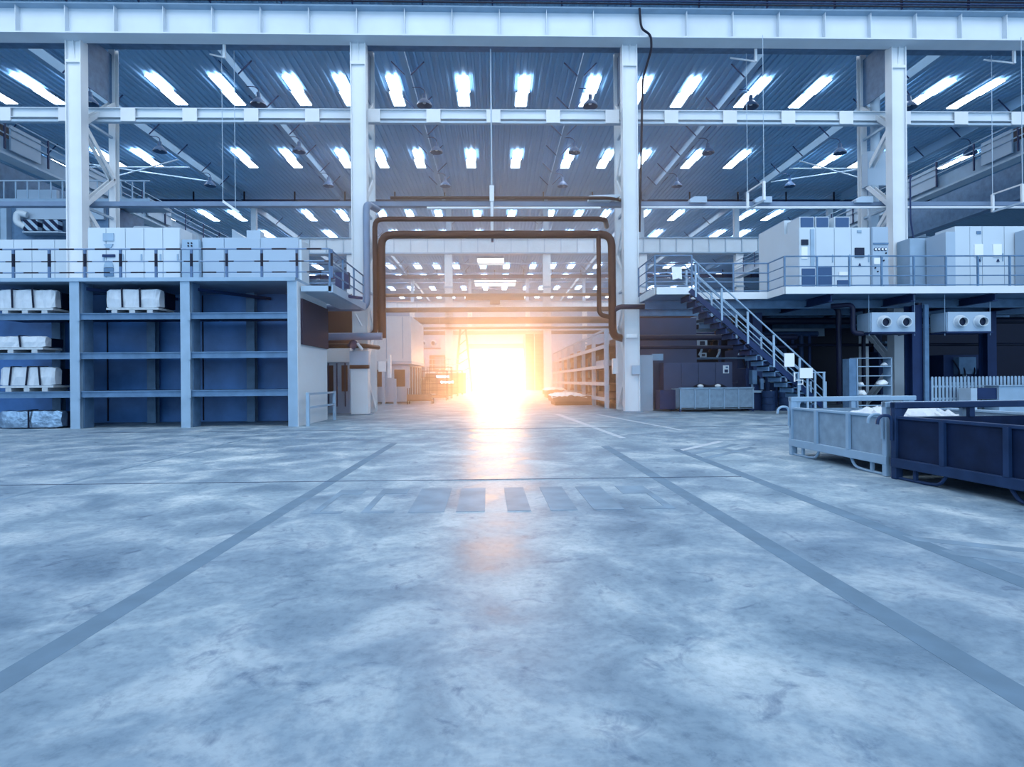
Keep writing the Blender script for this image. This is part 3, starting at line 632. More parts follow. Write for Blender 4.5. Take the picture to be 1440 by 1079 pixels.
# stairs
t = thing('staircase', 'steel staircase descending to the right from the platform landing', 'stairs', (10.3, 22.8, 0))
x0, x1 = 7.55, 13.0; zt = RZ - .1
for y in (22.25, 23.25): M().bar((x0, y, zt - .02), (x1, y, .1), .06, .2).done('stringer', 'dark_steel', t)
n = 23
for k in range(n):
    u = (k + .5) / n; x = x0 + (x1 - x0) * u; z = zt - (zt) * u
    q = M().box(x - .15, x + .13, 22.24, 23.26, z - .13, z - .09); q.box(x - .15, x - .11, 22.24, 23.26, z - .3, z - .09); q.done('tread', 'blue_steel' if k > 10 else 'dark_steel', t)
for y, nm in ((22.22, 'near'), (23.28, 'far')):
    for h, r in ((1.18, .032), (.72, .022), (.42, .022)):
        M().tube([(x0 + .1, y, zt + h + .0), (x1 - .25, y, .22 + h)], r, 8).done('hand_rail', 'steel', t, True)
    for k in range(6):
        u = .04 + .93 * k / 5; x = x0 + (x1 - x0) * u; z = zt * (1 - u)
        M().box(x - .035, x + .035, y - .03, y + .03, z - .1, z + 1.15).done('baluster', 'steel', t)
t = thing('stair_foot_railing', 'small grey railing at the foot of the staircase', 'railing', (12.6, 23.4, 0))
for x in (11.7, 12.05, 12.35, 12.7): M().box(x - .035, x + .035, 22.05, 22.11, 0, 1.65).done('post', 'steel', t)
M().bar((11.5, 22.08, 1.65), (12.75, 22.08, 1.65), .05, .05).done('rail', 'steel', t)
# white sheets on the stairs
o = M().box(11.17, 11.56, 22.1, 22.13, 1.88, 2.4).done('notice_sheet', 'sheet_white'); tag(o, 'white upright sheet hung on the stair handrail, upper of two', 'sign')
o = M().box(11.72, 12.22, 22.0, 22.03, 1.43, 1.82).done('notice_sheet', 'sheet_white'); tag(o, 'white wide sheet hung on the stair handrail, lower of two', 'sign')
m = M(); m.tube([(11.6, 22.05, 1.35), (11.85, 22.05, 1.35), (11.85, 22.05, 1.2), (11.65, 22.05, 1.2)], .025, 6); tag(m.done('wall_hook', 'sheet_white'), 'small white hook below the lower sheet on the stair', 'hook')
m = M(); m.tube([(11.53, 22.05, 1.3), (11.53, 22.05, 1.65)], .03, 8); tag(m.done('handle_grip', 'sheet_white'), 'small white upright handle on the stair post under the upper sheet', 'handle')
o = M().poly([(6.85, 22.25, 5.8), (7.23, 22.25, 5.79), (7.25, 22.25, 5.3), (7.1, 22.22, 5.34), (6.88, 22.25, 5.28)], None, (0, .012, 0)).done('notice_sheet', 'sheet_white'); tag(o, 'white sheet tied to the landing railing above the stairs', 'sign')

# cabinets on the right platform
t = cabinet('machine_enclosure', 'large white enclosure with grille roof units on the right platform', 12.42, 15.38, 23.3, 26.9, RZ, 7.58, (12.42, 13.11, 13.88, 14.59, 15.38))
for a, b in ((12.5, 13.1), (13.16, 13.72), (13.95, 14.58)): 
    u = M().box(a, b, 23.4, 24.4, 7.58, 8.05).done('cooling_unit', 'cabinet_paint', t)
    M().box(a + .04, b - .04, 23.37, 23.4, 7.62, 8.01).done('grille', 'grille', u)
M().box(12.42, 15.2, 24.5, 26.9, 7.58, 8.2).done('roof_hood', 'cabinet_paint', t)
for a, b, z0, z1 in ((12.52, 13.05, RZ + .02, 5.9), (13.2, 13.75, RZ + .02, 5.95), (13.98, 14.5, RZ + .02, 5.42)): M().box(a, b, 23.26, 23.3, z0, z1).done('grille', 'grille', t)
M().box(12.5, 12.78, 23.25, 23.3, 6.86, 7.08).done('display', 'screen', t); M().box(12.5, 12.75, 23.27, 23.3, 6.3, 6.8).done('instruction_sheet', 'sheet_white', t)
M().box(12.88, 13.03, 23.26, 23.3, 6.0, 7.5).done('strip_handle', 'steel', t)
M().box(14.72, 15.1, 23.25, 23.3, 6.35, 6.74).done('display', 'screen', t)
M().box(14.83, 15.0, 23.27, 23.3, 7.36, 7.46).done('name_plate', 'steel', t)
m = M().poly([(14.86, 23.27, 5.98), (14.98, 23.27, 5.98), (14.92, 23.27, 6.12)], None, (0, .03, 0)); m.done('warning_triangle', 'dark_steel', t)
M().box(14.05, 14.4, 23.25, 23.3, 5.6, 5.75).done('socket_plate', 'sheet_white', t)
t = cabinet('control_cabinet', 'grey control cabinet with four round gauges left of the right column', 15.4, 16.07, 23.2, 24.0, RZ, 7.58, (15.4, 16.07), 'cabinet_grey', False)
M().box(15.42, 16.05, 23.16, 23.2, 6.86, 6.92).done('seam', 'blue_steel', t)
for k in range(4):
    gz = M().lathe([(.001, .03), (.062, .03), (.07, 0)], (15.52 + .14 * k, 23.2, 6.66), (0, -1, 0), 14).done('gauge', 'dark_steel', t)
    M().lathe([(.001, .035), (.045, .035), (.045, .03)], (15.52 + .14 * k, 23.2, 6.66), (0, -1, 0), 14).done('dial', 'sheet_white', gz)
M().box(15.45, 15.7, 23.17, 23.2, 6.05, 6.3).done('label_sheet', 'sheet_white', t)
for x, z in ((15.95, 6.5), (15.78, 6.3), (15.5, 5.9), (15.6, 5.75), (15.85, 6.2)): M().lathe([(.001, .04), (.03, .04), (.03, 0)], (x, 23.2, z), (0, -1, 0), 10).done('switch', 'black_steel', t)
M().box(15.72, 15.86, 23.17, 23.2, 5.15, 5.21).done('name_plate', 'blue_steel', t)
cabinet('electrical_cabinet', 'plain grey cabinet set back right of the right column', 17.9, 19.62, 24.5, 25.3, RZ, 7.43, (17.9, 19.2, 19.62), 'steel', False)
t = cabinet('electrical_cabinet', 'white cabinet row with paper sheets at the right picture edge', 18.95, 24.0, 23.3, 24.4, RZ, 7.63, (19.55, 20.07, 21.0, 21.9, 22.9, 24.0))
M().box(18.55, 18.95, 23.32, 24.4, RZ, 7.4).done('side_cabinet', 'cabinet_grey', t)
for x in (19.72, 20.5): M().box(x, x + .36, 23.26, 23.3, 6.35, 6.88).done('paper_sheet', 'sheet_white', t)
for x in (19.86, 20.65): M().poly([(x, 23.26, 6.16), (x + .12, 23.26, 6.16), (x + .06, 23.26, 6.28)], None, (0, .03, 0)).done('warning_triangle', 'dark_steel', t)
M().box(19.82, 20.0, 23.27, 23.3, 7.3, 7.42).done('name_plate', 'blue_steel', t)
t = cabinet('control_cabinet', 'grey cabinet with dark panels cut by the right picture edge', 21.4, 23.0, 22.75, 23.25, RZ, 7.35, (21.4, 23.0), 'cabinet_grey', False)
M().box(21.75, 22.3, 22.7, 22.75, 6.9, 7.3).done('display', 'grille', t); M().box(21.75, 22.3, 22.7, 22.75, 6.5, 6.8).done('panel', 'blue_steel', t); M().box(21.7, 22.6, 22.7, 22.75, 6.3, 6.36).done('slot', 'screen', t)

# heater units hung under the right platform and one far away
def heater(x, y, z, s, label):
    t = thing('fan_heater', label, 'fan heater', (x, y, z), None)
    w, h, d = .88 * s, .39 * s, .9 * s
    M().box(x - w, x + w, y, y + d, z - h, z + h).done('casing', 'cabinet_grey', t, bevel=.01 * s)
    M().box(x - w - .03, x - w, y + .04, y + d, z - h + .03, z + h - .03).done('side_cover', 'steel', t)
    M().box(x - w - .08, x + w + .08, y - .02, y + d, z - h - .06 * s, z - h).done('drip_tray', 'dark_steel', t)
    for k in (-.41, .41):
        c = (x + k * s, y, z)
        n = M().lathe([(.27 * s, 0), (.27 * s, .05 * s), (.24 * s, .07 * s), (.19 * s, .25 * s), (.165 * s, .25 * s), (.17 * s, .02 * s), (.001, .02 * s)], c, (-.12, -1, -.08), 24).done('nozzle', 'cabinet_paint', t, True)
        M().lathe([(.001, .1 * s), (.163 * s, .1 * s)], c, (-.12, -1, -.08), 20).done('fan_opening', 'screen', n)
    for k in (-1, 1): M().tube([(x + k * (w + .05), y + .1, z - h - .15), (x + k * (w + .05), y + .1, RZ - .25 if z < RZ else 12)], .012, 6).done('hanger', 'steel', t)
    return t
heater(15.83, 22.6, 3.63, 1, 'grey twin nozzle fan heater hung left in front of the right column')
heater(18.92, 22.6, 3.63, 1, 'grey twin nozzle fan heater hung near the right picture edge')
heater(-7.35, 64, 5.6, 1.35, 'small distant twin nozzle fan heater left of the bright doorway')

# under the right platform: partition, lockers, container
tag(M().box(6.55, 9.6, 27.4, 27.5, 0, 4.35).done('partition', 'locker_paint'), 'dim corrugated partition right of the gateway column', 'partition', None, 'thing')
t = thing('door_panel', 'pale upright panel just right of the right gateway column', 'panel', (6.95, 26.4, 0))
M().box(6.6, 7.2, 26.35, 26.45, 0, 2.55).done('panel', 'pale_steel', t); M().box(7.2, 7.7, 26.4, 26.5, 2.3, 2.6).done('lintel', 'steel', t)
t = thing('locker_row', 'dark row of lockers behind the stained steel container', 'lockers', (9.3, 26.8, 0))
M().box(7.75, 10.95, 26.53, 27.1, .05, 2.2).done('body', 'locker_paint', t)
for k in range(4): M().box(7.77 + .8 * k, 8.53 + .8 * k, 26.5, 26.53, .1, 2.17).done('door', 'locker_paint', t, bevel=.008)
t = thing('picture_notice', 'small framed notice on the right end of the dark lockers', 'notice', (10.62, 26.4, 1.6))
M().box(10.5, 10.77, 26.46, 26.49, 1.68, 2.05).done('sheet', 'sheet_white', t); M().box(10.56, 10.72, 26.44, 26.46, 1.72, 1.86).done('picture', 'dark_steel', t); M().box(10.62, 10.72, 26.44, 26.46, 1.92, 2.0).done('picture', 'blue_steel', t)
t = thing('steel_container', 'stained grey steel container standing in front of the lockers', 'container', (9.6, 25.6, 0))
X0, X1, Y0, Y1 = 8.0, 11.25, 25.0, 26.2
for a in ((X0, X1, Y0, Y0 + .05), (X0, X1, Y1 - .05, Y1), (X0, X0 + .05, Y0, Y1), (X1 - .05, X1, Y0, Y1)): M().box(*a, .14, 1.02).done('side_panel', 'worn_steel', t)
M().box(X0, X1, Y0, Y1, .12, .18).done('bottom', 'worn_steel', t)
for k in range(6): M().box(X0 + .64 * k, X0 + .64 * k + .05, Y0 - .04, Y0, .12, 1.04).done('rib', 'steel', t)
M().box(X0 - .02, X1 + .02, Y0 - .04, Y0 + .06, 1.0, 1.06).done('rim', 'steel', t)
for x in (X0 + .03, X1 - .03):
    for y in (Y0 + .03, Y1 - .03): M().box(x - .04, x + .04, y - .04, y + .04, 0, .14).done('leg', 'dark_steel', t)
M().box(7.3, 8.0, 25.6, 26.3, .1, .95).done('side_bin', 'dark_steel', t)
t = thing('scrap_heap', 'dark scrap with two pale lumps piled in the steel container', 'scrap', (9.6, 25.6, 1.0))
m = M()
hm = lambda u, v: (.42 * math.exp(-((u - .33) ** 2) * 40) + .4 * math.exp(-((u - .62) ** 2) * 40)) * math.sin(PI * v)
vs = [(8.05 + 3.15 * i / 20, 25.05 + 1.1 * j / 6, .8 + hm(i / 20, j / 6)) for j in range(7) for i in range(21)]
m.add(vs, [(j * 21 + i, j * 21 + i + 1, (j + 1) * 21 + i + 1, (j + 1) * 21 + i) for j in range(6) for i in range(20)]); m.done('heap', 'black_steel', t, True)
for x in (8.95, 9.72): M().lathe([(.001, .09), (.1, .06), (.14, 0), (.1, -.05), (.001, -.06)], (x, 25.1, 1.12), n=12).done('lump', 'sheet_white', t, True)

# dark machines under the platform
def machine(x0, x1, y0, y1, h, label, m='dark_steel', seed=0, cat='machine'):
    rn = random.Random(seed); t = thing('machine_tool', label, cat, ((x0 + x1) / 2, (y0 + y1) / 2, 0))
    w = x1 - x0
    M().box(x0, x1, y0, y1, 0, h * .42).done('base', m, t, bevel=.02)
    M().box(x0 + w * .1, x1 - w * .15, y0 + .4, y1, h * .42, h).done('column_body', m, t, bevel=.02)
    M().box(x0 + w * .3, x1 - w * .35, y0 + .05, y0 + .45, h * .62, h * .95).done('spindle_head', 'blue_steel', t, bevel=.02)
    M().lathe([(.001, 0), (.09, 0), (.07, -.25), (.03, -.32), (.001, -.32)], (x0 + w * .48, y0 + .25, h * .62), n=12).done('spindle', 'steel', t)
    M().box(x0 + w * .1, x1 - w * .1, y0 - .1, y0 + .5, h * .42, h * .47).done('table', 'steel', t)
    M().box(x1 - w * .22, x1 - w * .02, y0 - .1, y0 + .1, h * .5, h * .75).done('control_panel', 'blue_steel', t)
    for k in range(3):
        xa = x0 + rn.uniform(.05, .9) * w; M().tube([(xa, y0 + .3, h * .9), (xa + .1, y0, h * .7), (xa + rn.uniform(-.3, .3), y0 - .02, h * .4)], .03, 6, .2).done('hose', 'black_steel', t, True)
    return t
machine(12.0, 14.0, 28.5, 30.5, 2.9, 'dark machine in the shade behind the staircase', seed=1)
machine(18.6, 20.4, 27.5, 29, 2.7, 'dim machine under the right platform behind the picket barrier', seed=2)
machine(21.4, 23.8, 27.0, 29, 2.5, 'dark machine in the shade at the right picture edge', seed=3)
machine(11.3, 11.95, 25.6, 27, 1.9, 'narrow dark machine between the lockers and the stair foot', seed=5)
t = thing('shade_backdrop', 'added dark sheet keeping the area under the right platform in shade', 'partition', (20, 35, 0), None, 'thing')
M().box(11, 45, 34.5, 34.6, 0, 4.7).done('sheet', 'black_steel', t)  # dark sheet added to hold the area below the platform dark
t = thing('light_band', 'pale window band seen behind the stairs under the platform', 'window', (12, 33.9, 3.6))
M().box(9.5, 19.5, 33.8, 33.9, 3.9, 4.35).done('fascia', 'pale_steel', t)
for k in range(7): M().box(15.0 + k * .5, 15.25 + k * .5, 33.75, 33.8, 4.4, 4.65).done('pane', 'pane_glow', t)
pipe([(11, 26.6, 4.1), (26, 26.6, 4.05)], .16, 'black_steel', 'black pipe running along under the right platform behind the heaters')
pipe([(15.9, 24.6, .0), (15.9, 24.6, 3.0), (16.0, 24.6, 4.4)], .08, 'black_steel', 'thin black drop pipe beside the open shelf unit')
pipe([(11.2, 27.0, 3.0), (26, 27.0, 2.95)], .07, 'black_steel', 'thin black pipe crossing behind the heaters at the right')
# small plant in the shade under the platform
t = thing('pipe_manifold', 'group of dark upright pipes joined by a header behind the stair foot', 'pipework', (14.3, 28.2, 0))
for k in range(6): M().tube([(13.3 + .42 * k, 28.0, 0), (13.3 + .42 * k, 28.0, 3.6)], .07 if k % 2 else .11, 10).done('riser', 'dark_steel' if k % 2 else 'navy_steel', t, True)
M().tube([(13.0, 28.0, 3.6), (15.8, 28.0, 3.6)], .13, 10).done('header', 'navy_steel', t, True)
for k in (1, 3): M().lathe([(.001, 0), (.2, 0), (.2, .03), (.001, .03)], (13.3 + .42 * k, 27.86, 1.5), (0, -1, 0), 14).done('hand_wheel', 'blue_steel', t)
for k, (x, z, w, h, l) in enumerate(((10.2, 3.05, .5, .3, 'small pale gauge panel on the dark wall left of the staircase, upper'), (10.25, 2.5, .32, .22, 'small pale gauge panel on the dark wall left of the staircase, lower'))):
    t = thing('gauge_panel', l, 'panel', (x, 28.3, z)); M().box(x - w / 2, x + w / 2, 28.3, 28.36, z, z + h).done('plate', 'pale_steel', t); M().box(x - w / 4, x + w / 4, 28.27, 28.3, z + .05, z + h - .06).done('dial', 'screen', t)
t = thing('instrument_frame', 'dark frame with pipes and valves above the locker row', 'frame', (11, 28.6, 0))
for x in (9.8, 11.2, 12.6): M().box(x - .06, x + .06, 28.6, 28.72, 0, 4.2).done('upright', 'dark_steel', t)
for z in (2.45, 3.0, 3.7): M().tube([(9.7, 28.55, z), (12.7, 28.55, z)], .05, 8).done('cross_pipe', 'blue_steel' if z < 3.1 else 'dark_steel', t, True)
for x, z in ((10.1, 2.6), (10.6, 2.75), (11.0, 2.5), (11.6, 2.85), (12.1, 2.6), (12.4, 3.2), (10.8, 3.3)): M().tube([(x, 28.5, z), (x + .12, 28.45, z + .25), (x + .12, 28.45, z + .5)], .05, 8, .06).done('valve_branch', 'steel' if z < 2.7 else 'rust_panel', t, True)
for k, (x, l) in enumerate(((12.1, 'dark drum under the stairs, left of two'), (12.85, 'dark drum under the stairs, right of two'))):
    t = thing('steel_drum', l, 'drum', (x, 25.4, 0)); M().lathe([(.001, 0), (.29, 0), (.29, .3), (.305, .31), (.29, .32), (.29, .58), (.305, .59), (.29, .6), (.29, .88), (.27, .86), (.001, .86)], (x, 25.4, 0), n=20).done('body', 'navy_steel', t, True); M().lathe([(.001, 0), (.04, 0), (.04, .03), (.001, .03)], (x + .12, 25.4, .86), n=10).done('cap', 'pale_steel', t)
t = thing('duct_bend', 'dark grey bent air duct between the two hung fan heaters', 'duct', (17.3, 23.6, 3.5)); M().tube([(16.9, 23.9, 3.3), (17.5, 23.5, 3.45), (17.5, 23.5, 4.5)], .14, 10, .25).done('pipe', 'dark_pipe', t, True)
t = thing('duct_bend', 'dark bent pipe left of the left fan heater', 'duct', (14.3, 23.2, 3.3)); M().tube([(13.9, 23.6, 4.4), (14.5, 23.1, 4.4), (14.5, 23.1, 3.25), (14.85, 23.0, 3.2)], .1, 10, .2).done('pipe', 'dark_pipe', t, True)
for k, (x, z, l) in enumerate(((19.0, 2.75, 'dim small box on the machine right of the dark post, left of two'), (20.0, 2.75, 'dim small box on the machine right of the dark post, right of two'))):
    t = thing('control_box', l, 'box', (x, 27.3, z)); M().box(x - .35, x + .35, 27.2, 27.5, z, z + .4).done('body', 'blue_steel', t); M().box(x - .15, x + .05, 27.16, 27.2, z + .12, z + .3).done('screen', 'screen', t)
m = M(); m.tube([(17.95, 24.5, .0), (17.95, 24.5, 2.5)], .03, 6); t = thing('ladder', 'short pale ladder standing right of the dark post', 'ladder', (18.1, 24.5, 0))
for x in (17.95, 18.35): M().tube([(x, 24.5, 0), (x + .05, 24.7, 2.55)], .03, 6).done('rail', 'pale_steel', t, True)
for k in range(8): M().tube([(17.96 + .005 * k, 24.5 + .025 * k, .3 * k + .25), (18.36 + .005 * k, 24.5 + .025 * k, .3 * k + .25)], .022, 6).done('rung', 'pale_steel', t, True)
# open shelf
t = thing('shelf_unit', 'open steel shelf unit left of the right column foot', 'shelf', (15.3, 23.2, 0))
for x in (14.62, 16.02): M().box(x - .02, x + .02, 23, 23.5, 0, 2.24).done('side_frame', 'steel', t)
for z in (2.22, 1.88, 1.5, 1.1, .7, .3): M().box(14.62, 16.02, 23, 23.5, z - .015, z + .015).done('shelf', 'steel', t)
M().box(14.3, 14.6, 23.05, 23.5, 0, 2.2).done('side_panel', 'blue_steel', t)
for x, z, r, l in ((15.85, 1.9, .12, 'small pale rag on the top level of the open shelf unit'), (15.75, 1.13, .2, 'white rounded bundle on the open shelf unit, at its right'), (14.85, 1.12, .12, 'flat pale scrap on the open shelf unit, at its left'), (14.85, .72, .2, 'white coil on the lowest visible level of the open shelf unit')):
    m = M(); rn = random.Random(int(x * 100 + z * 10)); m.lathe([(r, 0), (r * 1.05, r * .4), (r * .6, r * .9), (.001, r)], (x, 23.2, z), n=9); m.v = [(a + rn.uniform(-.03, .03), b + rn.uniform(-.03, .03), c + rn.uniform(0, .03)) for a, b, c in m.v]
    tag(m.done('cloth_bundle', 'sheet_white', None, True), l, 'cloth')
# picket barrier and bench
t = thing('picket_barrier', 'row of pale rounded pickets under the right platform', 'barrier', (19.8, 23.2, 0))
m = M()
for k in range(26):
    x = 17.85 + .152 * k; pts = [(x - .045, 23.2, .1), (x + .045, 23.2, .1)] + [(x + .045 * math.cos(a * PI / 5), 23.2, 1.4 + .05 * math.sin(a * PI / 5)) for a in range(6)]
    m.poly(pts, None, (0, .03, 0))
m.box(17.8, 21.8, 23.23, 23.27, .5, .58); m.box(17.8, 21.8, 23.23, 23.27, 1.0, 1.08); m.done('pickets', 'steel', t)
for x in (17.8, 19.8, 21.8): M().box(x - .04, x + .04, 23.23, 23.3, 0, 1.3).done('post', 'dark_steel', t)
t = thing('work_bench', 'plain grey block bench at the right edge behind the dark skip', 'bench', (20.8, 22.6, 0))
M().box(19.75, 22.6, 22.2, 22.9, 0, 1.05).done('cabinet', 'steel', t, bevel=.01); M().box(18.95, 19.75, 22.3, 22.9, .55, .98).done('drawer_block', 'dark_steel', t); M().box(18.7, 18.95, 22.3, 22.9, 0, .98).done('side_panel', 'pale_steel', t); M().box(19.7, 22.65, 22.15, 22.95, 1.05, 1.08).done('top', 'steel', t)

# ------------------------------------------------------------------ steel skips in the foreground
def skip(label, x, y, a, L, W, m, mr):
    t = thing('steel_skip', label, 'skip', (0, 0, 0), None)
    zb, zt, zp = .3, .87, 1.09
    for s, (xa, xb) in enumerate(((0, .05), (W - .05, W))):
        M().box(xa + .01, xb - .01, -L + .05, -.05, zb, zt).done('side_panel', m, t)
        xo = xa - .045 if s == 0 else xb
        for k in range(1, 3): 
            yk = -L * k / 3; M().box(xo, xo + .045, yk - .035, yk + .035, zb, zt).done('rib', mr, t)
        M().box(xa - .04, xb + .04, -L, 0, zb - .13, zb).done('bottom_rail', mr, t, bevel=.008)
        M().box(xa - .02, xb + .02, -L, 0, zt - .015, zt + .025).done('top_rim', mr, t, bevel=.006)
        xf = (xa + xb) / 2
        for y0, sg in ((-.04, -1), (-L + .04, 1)):
            M().tube([(xf, y0, .02), (xf, y0 + sg * .5, .02), (xf, y0 + sg * .72, .04), (xf, y0 + sg * .82, zb - .12)], .022, 8, .12).done('skid', mr, t, True)
            M().box(xf - .02, xf + .02, y0 + sg * .33 - .025, y0 + sg * .33 + .025, .03, zb - .1).done('skid_strut', mr, t)
    for y0 in (-.05, -L): M().box(.05, W - .05, y0, y0 + .05, zb, zt).done('end_panel', m, t)
    M().box(.02, W - .02, -L + .02, -.02, zb - .04, zb).done('bottom', m, t)
    for xx in (0, W - .08):
        for y0 in (-.09, -L):
            M().box(xx - .035, xx + .085, y0, y0 + .09, 0, zp).done('corner_post', mr, t, bevel=.012)
    for y0 in (-.09, -L):
        M().box(-.035, W + .035, y0 - .01, y0 + .1, zp - .09, zp).done('cross_bar', mr, t, bevel=.012)
        for xx, s in ((.085, 1), (W - .115, -1)):
            q = M(); q.poly([(xx, y0 + .02, zp - .09), (xx + s * .1, y0 + .02, zp - .09), (xx, y0 + .02, zp - .24)], None, (0, .05, 0)); q.done('corner_gusset', mr, t)
        M().box(W * .48, W * .48 + .08, y0 + .01, y0 + .07, zt, zp - .09).done('mid_post', mr, t)
        h = M(); sg = 1 if y0 > -1 else -1
        h.tube([(-.06, y0 + .04, .55), (-.06, y0 + .04, .84), (-.09, y0 + .04, .9), (-.2, y0 + .04, .91), (-.27, y0 + .04, .86), (-.28, y0 + .04, .78)], .022, 8, .05); h.done('hook', mr, t, True)
    t.location = (x, y, 0); t.rotation_euler = (0, 0, a); return t
skip('worn pale steel skip with white sheeting inside, at the right', 5.56, 10.8, .05, 2.55, 2.42, 'worn_steel', 'steel')
skip('dark steel skip nearest the camera, cut by the right picture edge', 5.66, 8.12, .1, 2.55, 2.42, 'worn_dark', 'navy_steel')
m = M(); rn = random.Random(4); nx, ny = 22, 14
vs = []
for j in range(ny):
    for i in range(nx):
        u, v = i / (nx - 1), j / (ny - 1)
        vs.append((5.95 + 1.75 * u + rn.uniform(-.03, .03), 8.5 + 2.0 * v + rn.uniform(-.03, .03), .66 + .26 * math.sin(PI * min(1, u * 1.1)) ** .5 * math.sin(PI * v) ** .4 + rn.uniform(-.05, .05) + .06 * u))
m.add(vs, [(j * nx + i, j * nx + i + 1, (j + 1) * nx + i + 1, (j + 1) * nx + i) for j in range(ny - 1) for i in range(nx - 1)])
o = m.done('plastic_sheet', 'wrap'); sm = o.modifiers.new('thickness', 'SOLIDIFY'); sm.thickness = .01
tag(o, 'crumpled white plastic sheeting heaped in the pale steel skip', 'plastic sheet')
tag(M().box(6.0, 7.7, 8.5, 10.5, .3, .62).done('scrap_filling', 'dark_steel'), 'dark filling under the white sheeting in the pale skip', 'scrap')

# ------------------------------------------------------------------ the gateway view: left side
t = thing('press_enclosure', 'large pale press enclosure beyond the left gateway column', 'machine', (-7.5, 40.5, 0))
M().box(-10.5, -5.42, 37.5, 44, 2.7, 5.63).done('upper_housing', 'white_paint', t)
M().box(-10.5, -5.6, 37.7, 44, .1, 2.7).done('lower_housing', 'pale_steel', t)
M().box(-10.5, -5.4, 37.45, 44.05, 2.55, 2.75).done('ledge', 'pale_steel', t)
for x in (-9.4, -8.5, -7.0, -5.95): M().box(x - .02, x + .02, 37.46, 37.5, 2.9, 5.6).done('seam', 'steel', t)
M().box(-6.55, -5.85, 37.64, 37.7, 1.1, 2.2).done('window', 'rust_panel', t, bevel=.05)
M().box(-7.9, -7.15, 37.64, 37.7, 1.1, 2.2).done('window', 'rust_panel', t, bevel=.05)
M().box(-5.6, -5.55, 38.3, 43.5, .2, 2.4).done('recess_panel', 'rust_panel', t)  # dark panel set in place of the recess in the side face
for k in range(4): M().box(-5.56, -5.5, 38.5 + k * 1.3, 38.7 + k * 1.3, .2, 2.4).done('side_post', 'pale_steel', t)
M().box(-9.5, -5.6, 38, 43.5, 5.63, 5.75).done('roof_curb', 'steel', t)
for x in (-6.9, -6.2): M().box(x - .08, x + .08, 35.8, 35.95, 0, 2.4 if x < -6.5 else 1.6).done('guard_post', 'pale_steel', t)
M().box(-7.0, -6.1, 35.6, 36.1, 0, .06).done('guard_foot', 'pale_steel', t)
t = thing('machine_housing', 'grey panelled machine between the left rack end and the gateway column', 'machine', (-7.8, 27.5, 0))
M().box(-9.5, -6.75, 27, 29, 0, 2.35).done('body', 'steel', t)
M().box(-9.5, -6.7, 26.95, 29, 2.35, 3.0).done('white_top', 'white_paint', t)
M().box(-9.5, -6.7, 27.3, 29, 3.0, 4.9).done('upper_panel', 'rust_panel', t)
for k in range(4): M().box(-8.1 + .38 * k, -8.06 + .38 * k, 26.9, 27, .3, 2.3).done('seam', 'dark_steel', t)
for x in (-7.75, -7.1): M().box(x, x + .26, 26.93, 27, 1.0, 2.2).done('window', 'rust_panel', t)
M().box(-8.0, -7.55, 25.9, 26.2, 2.0, 2.5).done('control_box', 'pale_steel', t); M().tube([(-7.75, 26.05, 0), (-7.75, 26.05, 2.0)], .05, 8).done('stand', 'dark_steel', t)
def trolley(x, y, w, d, h, label, mesh=True):
    t = thing('mesh_trolley' if mesh else 'hand_cart', label, 'trolley', (x, y, 0), None)
    M().box(x - w / 2, x + w / 2, y - d / 2, y + d / 2, .2, .28).done('base', 'rust_panel', t)
    for sx in (-1, 1):
        for sy in (-1, 1):
            px, py = x + sx * (w / 2 - .04), y + sy * (d / 2 - .04)
            M().lathe([(.001, -.03), (.1, -.03), (.1, .03), (.001, .03)], (px, py, .1), (1, 0, 0), 12).done('wheel', 'black_steel', t, True)
            M().box(px - .025, px + .025, py - .025, py + .025, .1, h if mesh or sx < 0 else .35).done('post', 'rust_panel', t)
    if mesh:
        for z in [.28 + (h - .3) * k / 4 for k in range(1, 5)]:
            M().box(x - w / 2, x + w / 2, y - d / 2, y - d / 2 + .03, z - .015, z + .015).done('rail', 'rust_panel', t); M().box(x - w / 2, x + w / 2, y + d / 2 - .03, y + d / 2, z - .015, z + .015).done('rail', 'rust_panel', t)
    else: M().box(x - w / 2, x + w * .4, y - d / 2, y + d / 2, .28, .6).done('load', 'warm_stack', t)
trolley(-4.75, 36.8, 1.6, .9, 1.0, 'low loaded hand cart in front of the pale press enclosure', False)
for k, (x, y, h, l) in enumerate(((-4.6, 43.5, 2.2, 'nearest'), (-4.6, 48, 2.6, 'second'), (-4.5, 54, 2.3, 'third'), (-4.4, 60, 2.5, 'farthest'))):
    trolley(x, y, 2.0, 1.4, h, f'tall open trolley along the left of the aisle, {l} of the four')
trolley(-8.0, 25.0 + .9, .8, .5, .6, 'small hand cart behind the guard rail at the left gateway column', False)
t = thing('machine_tower', 'tapering lattice machine tower beside the far white column', 'machine', (-4.1, 74, 0))
for s in (-1, 1):
    for q in (-1, 1): M().bar((-4.1 + s * 1.1, 74 + q, 0), (-4.1 + s * .35, 74 + q * .3, 8), .2, .2).done('leg', 'warm_stack', t)
for k in range(6):
    z = 1 + 1.2 * k; e = 1.1 - .75 * z / 8; M().bar((-4.1 - e, 73, z), (-4.1 + e, 73.2, z + .9), .12, .12).done('brace', 'warm_stack', t)
machine(-10.5, -6.2, 52, 56, 3.6, 'warm lit machine behind the trolleys left of the aisle', 'warm_stack', 7)
machine(-9.5, -5.8, 80, 86, 5, 'far machine left of the bright doorway', 'warm_stack', 8)
t = thing('gallery', 'railed gallery far left of the bright doorway', 'gallery', (-8, 66, 2))
M().box(-14, -3.4, 66, 68, 2.3, 2.6).done('deck', 'pale_steel', t); M().box(-14, -3.4, 66.3, 66.5, .0, 2.3).done('screen_wall', 'rust_panel', t)
for k in range(12): M().box(-13.5 + .9 * k, -13.44 + .9 * k, 66, 66.06, 2.6, 3.9).done('post', 'steel', t)
